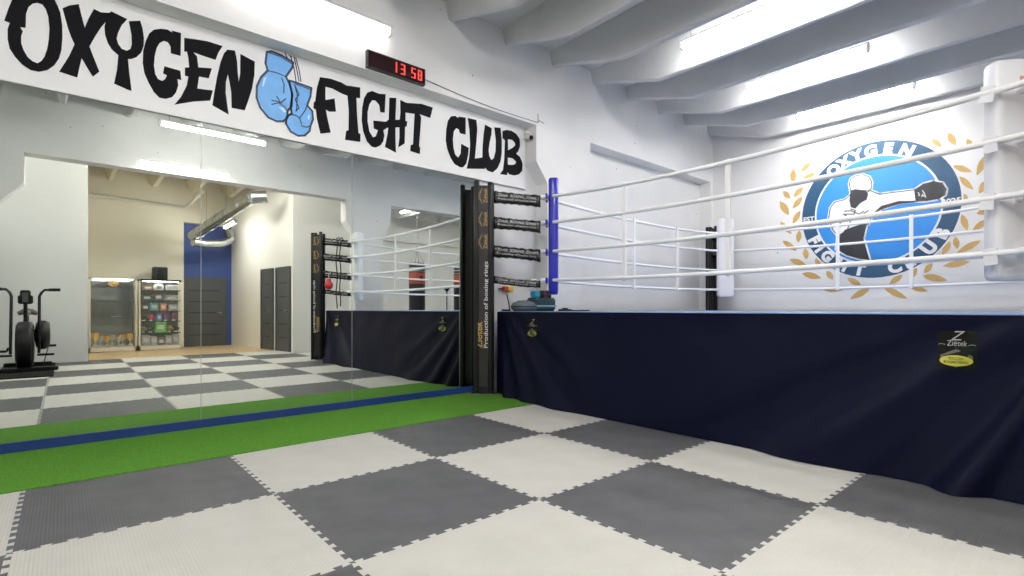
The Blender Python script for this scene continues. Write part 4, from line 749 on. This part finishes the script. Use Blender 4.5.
# things hanging on the near corner, seen in the mirror
C1 = Vector((4.39, -3.57, 0)); P1 = Vector((3.83, -4.13, 0)); d1 = (C1-P1).normalized(); n1 = Vector((-d1.y, d1.x, 0))
bgp = P1+d1*.26+n1*.11
gv = MB(); c = bgp+Vector((0, 0, 1.46))
gv.lathe([(0.001, -.085), (.04, -.077), (.072, -.04), (.08, 0), (.074, .035), (.05, .065), (.042, .09), (.046, .115), (.04, .12)], c, 20)
gv.tube([c+Vector((.0, .06, .03)), c+Vector((.0, .09, -.01)), c+Vector((0, .075, -.04))], [.024, .028, .018], 10)
gb = empty('boxing_glove', c, 'red boxing glove hanging from the near ring corner, seen in the mirror', 'glove'); par(gv.build('glove_body', M['red']), gb)
gv = MB(); gv.tube([c+Vector((0, 0, .12)), c+Vector((.0, .0, .22))], .006, 6); par(gv.build('lace', M['print_white']), gb)
for k, (t, zb_) in enumerate(((.40, .98), (.47, 1.02))):
    q = P1+d1*t+n1*.075
    v = MB(); n = 16; pts = [q+Vector((.01*math.sin(i*.9+k), .008*math.cos(i*.7), 2.36-(2.36-zb_-.03)*i/n)) for i in range(n+1)]
    v.tube(pts, .011, 8); v.tube([q+Vector((0, 0, 2.36)), q-n1*.08+Vector((0, 0, 2.385)), q-n1*.15+Vector((0, 0, 2.33))], .011, 8)
    tag(v.build('skipping_rope', M['plastic_black']), ['black skipping rope hanging over the near ring corner next to the red glove', 'black skipping rope hanging on the near ring corner farther from the red glove'][k], 'skipping rope')
# ------------------------------------------------------------------ air bike on its rubber mat
BX, BY = -.29, -5.14
tag(MB().box(-.60, .05, -6.70, -4.22, .015, .03, ch=.004).build('rubber_mat', M['rubber']), 'black rubber mat under the exercise bike, seen in the mirror', 'mat')
bk = empty('exercise_bike', (BX, BY, .03), 'black fan exercise bike on a rubber mat, seen in the mirror', 'exercise bike')
def Bk(name, mb, m): return par(mb.build(name, m), bk)
z0 = .03
b = MB(); b.box(BX-.39, BX+.39, BY-.03, BY+.05, z0, z0+.06, ch=.012); Bk('front_stabilizer', b, M['steel_black'])
b = MB(); b.box(BX-.30, BX+.30, BY-1.15, BY-1.07, z0, z0+.06, ch=.012); Bk('rear_stabilizer', b, M['steel_black'])
b = MB(); b.box(BX-.04, BX+.04, BY-1.1, BY, z0+.05, z0+.11, ch=.008); b.tube([(BX, BY-.9, z0+.1), (BX, BY-.95, .72)], .035, 12); b.tube([(BX, BY-.12, z0+.1), (BX, BY-.30, .82)], .03, 12); b.tube([(BX, BY-.3, .55), (BX, BY-.93, .45)], .03, 12); Bk('frame', b, M['steel_black'])
b = MB(); b.lathe([(.31, -.09), (.355, -.08), (.365, -.05), (.365, .05), (.355, .08), (.31, .09)], (BX, BY-.12, .44), 36, 'x'); Bk('fan_cage', b, M['plastic_black'])
for sx in (-1, 1):
    b = MB(); 
    for rr in (.08, .14, .20, .26, .31): b.tube([(BX+sx*.096, BY-.12+rr*math.cos(a), .44+rr*math.sin(a)) for a in [2*PI*k/28 for k in range(29)]], .004, 6)
    for k in range(12):
        a = 2*PI*k/12; b.tube([(BX+sx*.096, BY-.12+.03*math.cos(a), .44+.03*math.sin(a)), (BX+sx*.096, BY-.12+.33*math.cos(a), .44+.33*math.sin(a))], .003, 6)
    Bk('cage_grille', b, M['steel_black'])
b = MB(); b.lathe([(.02, .09), (.20, .12), (.235, .16), (.235, .22), (.20, .28), (.02, .29)], (BX, BY-.35, .58), 24, 'x'); Bk('chain_guard', b, M['plastic_black'])
for sx, zc in ((-1, .33), (1, .40)):
    b = MB(); b.tube([(BX+sx*.20, BY-.40, .38), (BX+sx*.22, BY-.45, zc)], .016, 8); b.box(BX+sx*.29-.07, BX+sx*.29+.07, BY-.50, BY-.40, zc-.02, zc+.015, ch=.006); Bk('pedal', b, M['plastic_black'])
    b = MB(); x = BX+sx*.16
    b.tube([(x+sx*.0, BY-.1, .30), (x, BY-.12, .55), (x, BY-.22, .9), (x, BY-.30, 1.20), (x+sx*.02, BY-.32, 1.26), (x+sx*.06, BY-.33, 1.31), (x+sx*.24, BY-.33, 1.315)], [.018, .02, .02, .02, .02, .02, .02], 12); hb = Bk('handlebar', b, M['steel_black'])
    b = MB(); b.tube([(x+sx*.11, BY-.33, 1.312), (x+sx*.25, BY-.33, 1.317)], .025, 12); Bk('grip', b, M['rubber'])
    b = MB(); b.tube([(BX+sx*.14, BY-.05, .28), (BX+sx*.34, BY-.05, .28)], .018, 10); Bk('foot_peg', b, M['steel_black'])
b = MB(); b.tube([(BX, BY-.28, .8), (BX, BY-.24, 1.15)], .025, 12); Bk('console_stem', b, M['steel_black'])
b = MB(); b.box(BX-.088, BX+.088, BY-.30, BY-.20, 1.08, 1.22, ch=.02); b.box(BX-.062, BX+.062, BY-.29, BY-.205, 1.205, 1.30, ch=.02); cs_ = Bk('console', b, M['plastic_black'])
b = MB(); b.box(BX-.035, BX+.035, BY-.204, BY-.198, 1.11, 1.26); Bk('console_screen', b, mat('grey_screen', (.08, .08, .08), .3))
b = MB(); b.tube([(BX-.12, BY-.92, .92), (BX-.05, BY-.92, .955), (BX, BY-.92, .96), (BX+.05, BY-.92, .955), (BX+.12, BY-.92, .92)], [.03, .05, .055, .05, .03], 12); b.tube([(BX, BY-.9, .94), (BX, BY-.65, .93)], [.05, .02], 12); Bk('saddle', b, mat('grey_saddle', (.12, .11, .11), .4))
b = MB(); b.tube([(BX, BY-.95, .7), (BX, BY-.95, .93)], .018, 10); Bk('seat_post', b, M['chrome'])
b = MB(); b.tube([(BX+.26, BY-.44, .36), (BX+.21, BY-.30, .12), (BX+.20, BY-.25, .06)], .007, 8); Bk('cable', b, M['plastic_black'])
# ------------------------------------------------------------------ display cabinets in the corridor
CY = -9.14; CYB = -9.62
def cabinet(x0, x1, zt, label, back, top, name, shelves, frame_m):
    e = empty(name, ((x0+x1)/2, CY, .013), label, 'cabinet')
    q = lambda n_, b_, m_: par(b_.build(n_, m_), e)
    t = .03; zb = .025
    for x in (x0, x1-t):
        for y in (CY-t, CYB):
            q('corner_profile', MB().box(x, x+t, y, y+t, zb, zt), frame_m)
    q('base', MB().box(x0, x1, CYB, CY, zb, zb+.09), frame_m)
    q('top_panel', MB().box(x0-.0, x1+.0, CYB, CY, zt-.04, zt), top)
    q('back_panel', MB().box(x0+t, x1-t, CYB+.005, CYB+.02, zb+.09, zt-.04), back)
    for z in shelves: q('shelf', MB().box(x0+t, x1-t, CYB+.03, CY-.06, z-.008, z+.008), M['shelf_glass'])
    q('added_fill_strip', MB().box(x0+.08, x1-.08, CY-.07, CY-.05, zt-.055, zt-.042), M['cabinet_fill'])  # added glowing strip that brightens the cabinet contents
    q('glass_front', MB().box(x0+t, x1-t, CY-.018, CY-.012, zb+.09, zt-.04), M['glass'])
    return e
cabinet(.575, 1.44, 1.73, 'trophy cabinet with a mirrored back, left one in the mirror', M['case_mirror'], M['case_frame'], 'trophy_cabinet', (.80, 1.18, 1.50), M['case_frame'])
cabinet(1.475, 2.34, 1.71, 'white framed glass cabinet crammed with boxing gear, right one in the mirror', M['case_back'], M['plastic_black'], 'display_cabinet', (.42, .70, .95, 1.2, 1.45), M['case_frame'])
# black speaker on the right cabinet
sp = empty('loudspeaker', (1.87, -9.4, 1.71), 'black loudspeaker standing on the right glass cabinet', 'loudspeaker')
par(MB().box(1.76, 2.05, -9.55, -9.25, 1.71, 2.02, ch=.01).build('speaker_body', mat('speaker_black', (.012, .012, .014), .6)), sp)
for zc, rr in ((1.80, .075), (1.93, .045)):
    b = MB(); b.lathe([(rr, 0), (rr, .006), (rr*.8, .008), (rr*.3, .004)], (1.905, -9.25, zc), 24, 'y'); par(b.build('speaker_cone', M['plastic_black']), sp)
# trophies: cups with two handles on a plinth
def trophy(x, y, z, h, m, label):
    e = empty('trophy', (x, y, z), label, 'trophy', 'trophies on the cabinet floor'); s = h/.36
    par(MB().box(x-.05*s, x+.05*s, y-.05*s, y+.05*s, z, z+.07*s, ch=.006).build('plinth', M['silver']), e)
    b = MB(); b.lathe([(.035*s, .07*s), (.02*s, .09*s), (.012*s, .13*s), (.018*s, .16*s), (.05*s, .19*s), (.075*s, .25*s), (.08*s, .33*s), (.088*s, .345*s), (.08*s, .345*s), (.07*s, .25*s), (.01*s, .2*s)], (x, y, z), 20); par(b.build('cup', m), e)
    for sx in (-1, 1):
        b = MB(); b.tube([(x+sx*.07*s, y, z+.22*s), (x+sx*.11*s, y, z+.25*s), (x+sx*.12*s, y, z+.30*s), (x+sx*.08*s, y, z+.325*s)], .006*s, 8); par(b.build('handle', m), e)
    return e
TR = [(.69, -9.26, .36, 'gold', 'tallest gold trophy cup at the left edge of the trophy cabinet'), (.79, -9.43, .27, 'silver', 'silver trophy cup beside the tallest gold one'), (.90, -9.25, .28, 'gold', 'gold trophy cup, third from the left on the cabinet floor'), (1.00, -9.43, .30, 'silver', 'silver trophy cup in the middle of the cabinet floor'), (1.11, -9.25, .25, 'silver', 'short silver trophy cup right of the middle'), (1.19, -9.42, .30, 'gold', 'gold trophy cup right of the short silver cup'), (1.32, -9.25, .33, 'gold', 'tall gold trophy cup at the right edge of the trophy cabinet')]
for x, y, h, m_, l in TR: trophy(x, y, .116, h, M[m_], l)
be = empty('championship_belt', (1.02, -9.4, 1.51), 'ornate bronze champion belt on the upper shelf of the trophy cabinet', 'belt')
b = MB(); b.prism(ell(1.02, 1.60, .10, .085, 24), lambda p: (p[0], -9.38, p[1]), lambda p: (p[0], -9.40, p[1])); par(b.build('centre_plate', mat('bronze', (.35, .2, .08), .3, 1.)), be)
for sx in (-1, 1):
    b = MB(); b.prism([(1.02+sx*.09, 1.53), (1.02+sx*.26, 1.515), (1.02+sx*.26, 1.57), (1.02+sx*.09, 1.67)], lambda p: (p[0], -9.39, p[1]), lambda p: (p[0], -9.41, p[1])); par(b.build('strap', M['plastic_black']), be)
b = MB(); b.lathe([(.03, 0), (.02, .012), (.001, .016)], (1.02, -9.38, 1.60), 16, 'y'); par(b.build('boss', M['gold']), be)
tag(MB().box(.98, 1.16, -9.5, -9.3, .81, .83, ch=.004).build('book', mat('teal_cover', (.02, .2, .3), .5)), 'flat teal book lying on the lowest shelf of the trophy cabinet', 'book')
# goods in the right cabinet
def glove_obj(x, z, s, m, label, grp):
    e = empty('boxing_glove', (x, -9.36, z), label, 'glove', grp)
    b = MB(); b.lathe([(.035*s, 0), (.04*s, .03*s), (.035*s, .05*s), (.06*s, .09*s), (.068*s, .14*s), (.05*s, .185*s), (.001, .2*s)], (x, -9.36, z), 18); par(b.build('glove_body', m), e)
    b = MB(); b.tube([(x+.05*s, -9.33, z+.07*s), (x+.075*s, -9.32, z+.11*s), (x+.06*s, -9.32, z+.15*s)], [.018*s, .026*s, .016*s], 10); par(b.build('thumb', m), e)
    b = MB(); b.lathe([(.041*s, .0), (.041*s, .025*s)], (x, -9.36, z+.003), 18); par(b.build('cuff', M['print_white']), e)
def pack(x0, x1, z, h, m, label, cat='box', name='packaged_box', d=.2):
    e = empty(name, ((x0+x1)/2, -9.3, z), label, cat, 'goods in the right cabinet')
    par(MB().box(x0, x1, -9.42, -9.42+d, z, z+h, ch=.008).build('carton', m), e)
    par(MB().box(x0+(x1-x0)*.2, x1-(x1-x0)*.2, -9.42+d, -9.419+d, z+h*.3, z+h*.72).build('printed_panel', M['print_silver']), e)
pack(1.53, 1.70, .125, .25, M['grey_pack'], 'grey wrapped pack at the left of the cabinet floor', 'pack', 'wrapped_pack')
pack(1.71, 1.84, .125, .22, M['grey_pack'], 'grey wrapped pack second from left on the cabinet floor', 'pack', 'wrapped_pack')
pack(1.85, 1.99, .125, .18, mat('dark_pack', (.08, .09, .1), .5, var=.5, vscale=30), 'dark wrapped pack in the middle of the cabinet floor', 'pack', 'wrapped_pack')
pack(2.00, 2.14, .125, .23, M['grey_pack'], 'grey wrapped pack right of the middle on the cabinet floor', 'pack', 'wrapped_pack')
pack(2.15, 2.28, .125, .25, M['grey_pack'], 'grey wrapped pack at the right of the cabinet floor', 'pack', 'wrapped_pack')
pack(1.80, 2.02, .43, .25, M['green'], 'bright green box in the middle of the right cabinet')
glove_obj(1.575, .43, .8, mat('olive_print', (.25, .25, .05), .4, var=.5, vscale=30), 'olive boxing glove left of the green box', 'gloves')
glove_obj(1.71, .43, .9, M['bag_black'], 'black boxing glove touching the left side of the green box', 'gloves')
glove_obj(2.09, .43, .85, mat('yellow_black_print', (.3, .26, .03), .4, var=.7, vscale=40), 'yellow and black boxing glove right of the green box', 'gloves')
glove_obj(2.225, .43, .8, M['bag_black'], 'black boxing glove at the right end of the green box shelf', 'gloves')
glove_obj(1.58, .71, .85, M['bag_black'], 'black boxing glove at the left of the shelf above the green box', 'gloves')
glove_obj(1.725, .71, .85, M['red'], 'dark red boxing glove on the shelf above the green box', 'gloves')
pack(1.83, 1.92, .71, .17, mat('blue_box', (.03, .2, .6), .4), 'small blue box above the green box')
glove_obj(2.01, .71, 1.0, M['purple'], 'purple boxing glove, left of the pair above the green box', 'gloves')
glove_obj(2.18, .71, 1.0, M['purple'], 'purple boxing glove, right of the pair above the green box', 'gloves')
pack(1.54, 1.68, .96, .16, M['bag_black'], 'black box on the middle shelf at the left')
pack(1.70, 1.86, .96, .19, mat('teal_box', (.06, .3, .34), .5), 'teal box on the middle shelf')
pack(1.90, 2.02, .96, .17, mat('orange_box', (.55, .16, .04), .5), 'orange box on the middle shelf')
pack(2.06, 2.26, .96, .15, M['grey_pack'], 'pale grey box on the middle shelf at the right')
pack(1.54, 1.74, 1.21, .12, mat('dark_teal_box', (.04, .09, .1), .5), 'dark low box on the fourth shelf at the left')
pack(1.78, 1.95, 1.21, .16, M['case_back'], 'white box on the fourth shelf in the middle')
pack(1.99, 2.26, 1.21, .13, M['grey_pack'], 'wide grey box on the fourth shelf at the right')
pack(1.56, 1.76, 1.46, .10, mat('brown_box', (.2, .09, .04), .5), 'brown low box on the top shelf at the left')
b = MB(); b.lathe([(.095, 0), (.11, .06), (.10, .12), (.06, .165), (.001, .18)], (1.88, -9.36, 1.459), 20)
hg = empty('head_guard', (1.88, -9.36, 1.459), 'pale rounded head guard on the top shelf of the right cabinet', 'head guard'); par(b.build('shell', M['print_white']), hg)
par(MB().box(1.83, 1.93, -9.262, -9.244, 1.49, 1.56, ch=.005).build('face_opening', mat('dull_green', (.1, .2, .15), .5)), hg)
pack(2.02, 2.26, 1.46, .13, mat('dim_white_box', (.45, .47, .47), .5), 'off white box on the top shelf at the right')
# ------------------------------------------------------------------ doors
def door(name, o, ex, w, h, label, lites=6, handle=1):
    """o lower left corner on wall face, ex along wall, normal = ex x z towards room"""
    ex = Vector(ex).normalized(); ez = Vector((0, 0, 1)); nrm = ex.cross(ez)
    T = Matrix((ex, nrm, ez)).transposed().to_4x4(); T.translation = Vector(o)
    d = MB().box(0, w, .0, .035, 0, h, mtx=T).build(name, M['door_grey']); d['kind'] = 'structure'; d['label'] = label
    b = MB(); b.box(-.06, 0, 0, .05, 0, h+.06, mtx=T); b.box(w, w+.06, 0, .05, 0, h+.06, mtx=T); b.box(0, w, 0, .05, h, h+.06, mtx=T); b.build('door_frame', M['door_grey'], d)
    b = MB()
    for k in range(1, lites): b.box(.10, w-.10, .034, .039, h*k/lites-.012, h*k/lites+.012, mtx=T)
    b.build('groove', M['door_dark'], d)
    b = MB(); hx = .07 if handle > 0 else w-.07; s = 1 if handle > 0 else -1
    b.box(hx-.015, hx+.015, .035, .045, h*.5-.08, h*.5+.06, mtx=T); b.tube([T @ Vector((hx, .04, h*.5)), T @ Vector((hx, .08, h*.5)), T @ Vector((hx+s*.11, .08, h*.5))], .009, 8); b.build('door_handle', M['chrome'], d)
    for z in (.2, h-.2):
        bb = MB(); bb.tube([T @ Vector((w-.0 if handle > 0 else 0, .055, z-.04)), T @ Vector((w-.0 if handle > 0 else 0, .055, z+.04))], .009, 8); bb.build('hinge', M['chrome'], d)
door('door_1', (3.40, -9.94, .02), (-1, 0, 0), .92, 1.76, 'anthracite door with horizontal grooves in the blue wall', 6, 1)
dv = Vector((3.58-4.03, -9.94+6.24, 0)).normalized()
oo = Vector((4.03, -6.24, .02))
door('door_2', oo+dv*1.06, dv, .56, 1.90, 'anthracite side door farther down the corridor', 6, 1)
door('door_3', oo+dv*.15, dv, .62, 1.90, 'anthracite side door nearest the mats', 6, 1)
# ------------------------------------------------------------------ ventilation duct and pipes
dc = empty('ventilation_duct', (3.0, -8.0, 3.5), 'galvanised ventilation duct hanging diagonally over the corridor, seen in the mirror', 'duct')
DP = D['duct']
b = MB(); b.tube(DP['main'], .125, 20); par(b.build('main_pipe', M['duct']), dc)
for t in (.12, .3, .48, .66, .84):
    A = Vector(DP['main'][0]); B = Vector(DP['main'][1]); q = A.lerp(B, t); d = (B-A).normalized()
    b = MB(); b.tube([q-d*.02, q+d*.02], .135, 20); par(b.build('joint_collar', M['chrome']), dc)
b = MB(); b.tube([DP['main'][1], DP['out'] ], .135, 20); par(b.build('outlet_elbow', M['duct']), dc)
b = MB(); b.tube(DP['low'], .10, 18); par(b.build('lower_bend', M['duct']), dc)
for t in (.25, .75):
    q = Vector(DP['main'][0]).lerp(Vector(DP['main'][1]), t); b = MB(); b.tube([q+Vector((0, 0, .12)), (q.x, q.y, 3.9)], .005, 6); par(b.build('hanging_wire', M['wire']), dc)
b = MB(); b.tube([(.52, YC+.06, 3.66), (2.45, YC+.06, 3.60), (2.55, YC+.3, 3.68), (2.62, YC+1.6, 3.82)], .04, 12); tag(b.build('wall_pipe', M['pipe_white']), 'white pipe running along the cream wall under the ceiling', 'pipe')
# ------------------------------------------------------------------ punching bags
def bag(x, y, label):
    e = empty('punching_bag', (x, y, .85), label, 'punching bag', 'punching bags hanging behind the ring')
    b = MB(); b.lathe([(.05, .62), (.17, .63), (.195, .66), (.2, .9), (.2, 1.62)], (x, y, 0), 28); par(b.build('lower_body', M['bag_black']), e)
    b = MB(); b.lathe([(.2, 1.62), (.202, 1.64), (.202, 1.88), (.2, 1.9)], (x, y, 0), 28); par(b.build('orange_band', M['bag_orange']), e)
    b = MB(); b.lathe([(.2, 1.9), (.2, 2.08), (.195, 2.13), (.17, 2.145), (.05, 2.15)], (x, y, 0), 28); par(b.build('upper_body', M['bag_black']), e)
    b = MB(); b.lathe([(.203, 2.0), (.203, 2.03)], (x, y, 0), 28); b.lathe([(.203, 1.93), (.203, 1.945)], (x, y, 0), 28); par(b.build('white_piping', M['print_silver']), e)
    v, f = text_mesh('B', .16, frame((x, y+.206, 1.75), (-1, 0, 0), (0, 0, 1)), .03); bb = MB(); bb.add(v, f); par(bb.build('bag_emblem', M['black_paint']), e)
    b = MB()
    for k in range(4):
        a = PI/4+k*PI/2; b.tube([(x+.18*math.cos(a), y+.18*math.sin(a), 2.13), (x, y, 2.48)], .006, 6)
    b.tube([(x, y, 2.48), (x, y, 4.37)], .008, 6); par(b.build('chain', M['chrome']), e)
bag(6.72, -5.39, 'orange banded punching bag seen whole, left one in the mirror')
bag(8.05, -5.39, 'orange banded punching bag half hidden by the ring post in the mirror')
sb = empty('speed_bag_stand', (7.6, -5.39, .015), 'black speed bag on a thin stand between the punching bags', 'speed bag')
b = MB(); b.lathe([(.001, 1.43), (.03, 1.46), (.075, 1.53), (.08, 1.56), (.06, 1.585), (.001, 1.59)], (7.6, -5.39, 0), 20); par(b.build('ball', M['bag_black']), sb)
b = MB(); b.tube([(7.6, -5.39, .06), (7.6, -5.39, 1.45)], .014, 10); par(b.build('pole', M['steel_black']), sb)
b = MB(); b.lathe([(.26, .016), (.26, .03), (.24, .06), (.03, .075)], (7.6, -5.39, 0), 28); par(b.build('base', M['steel_black']), sb)
# ------------------------------------------------------------------ camera and world
cam = bpy.data.cameras.new('camera'); co = bpy.data.objects.new('camera', cam); COL.objects.link(co); SC.camera = co
f_px, yaw, hy_, cx, cy, ch, px0 = 513.945, .837988, 308.868, .17147, -3.93911, 1.002752, 527.1236
cam.sensor_fit = 'HORIZONTAL'; cam.sensor_width = 36; cam.lens = 36*f_px/1024
cam.shift_x = (512-px0)/1024; cam.shift_y = (hy_-288)/1024
cam.clip_start = .03
co.location = (cx, cy, ch); co.rotation_euler = (PI/2, 0, yaw-PI/2)
w = bpy.data.worlds.new('world'); SC.world = w; w.use_nodes = True
w.node_tree.nodes['Background'].inputs[0].default_value = (.6, .65, .7, 1); w.node_tree.nodes['Background'].inputs[1].default_value = .3
SC.view_settings.view_transform = 'Standard'; SC.view_settings.look = 'None'; SC.view_settings.gamma = 1; SC.view_settings.exposure = EXPO
SC.view_settings.use_curve_mapping = False
cy_ = SC.cycles
cy_.max_bounces = 10; cy_.diffuse_bounces = 6; cy_.glossy_bounces = 6; cy_.transparent_max_bounces = 12
cy_.caustics_reflective = False; cy_.caustics_refractive = False; cy_.use_denoising = True; cy_.sample_clamp_indirect = 6
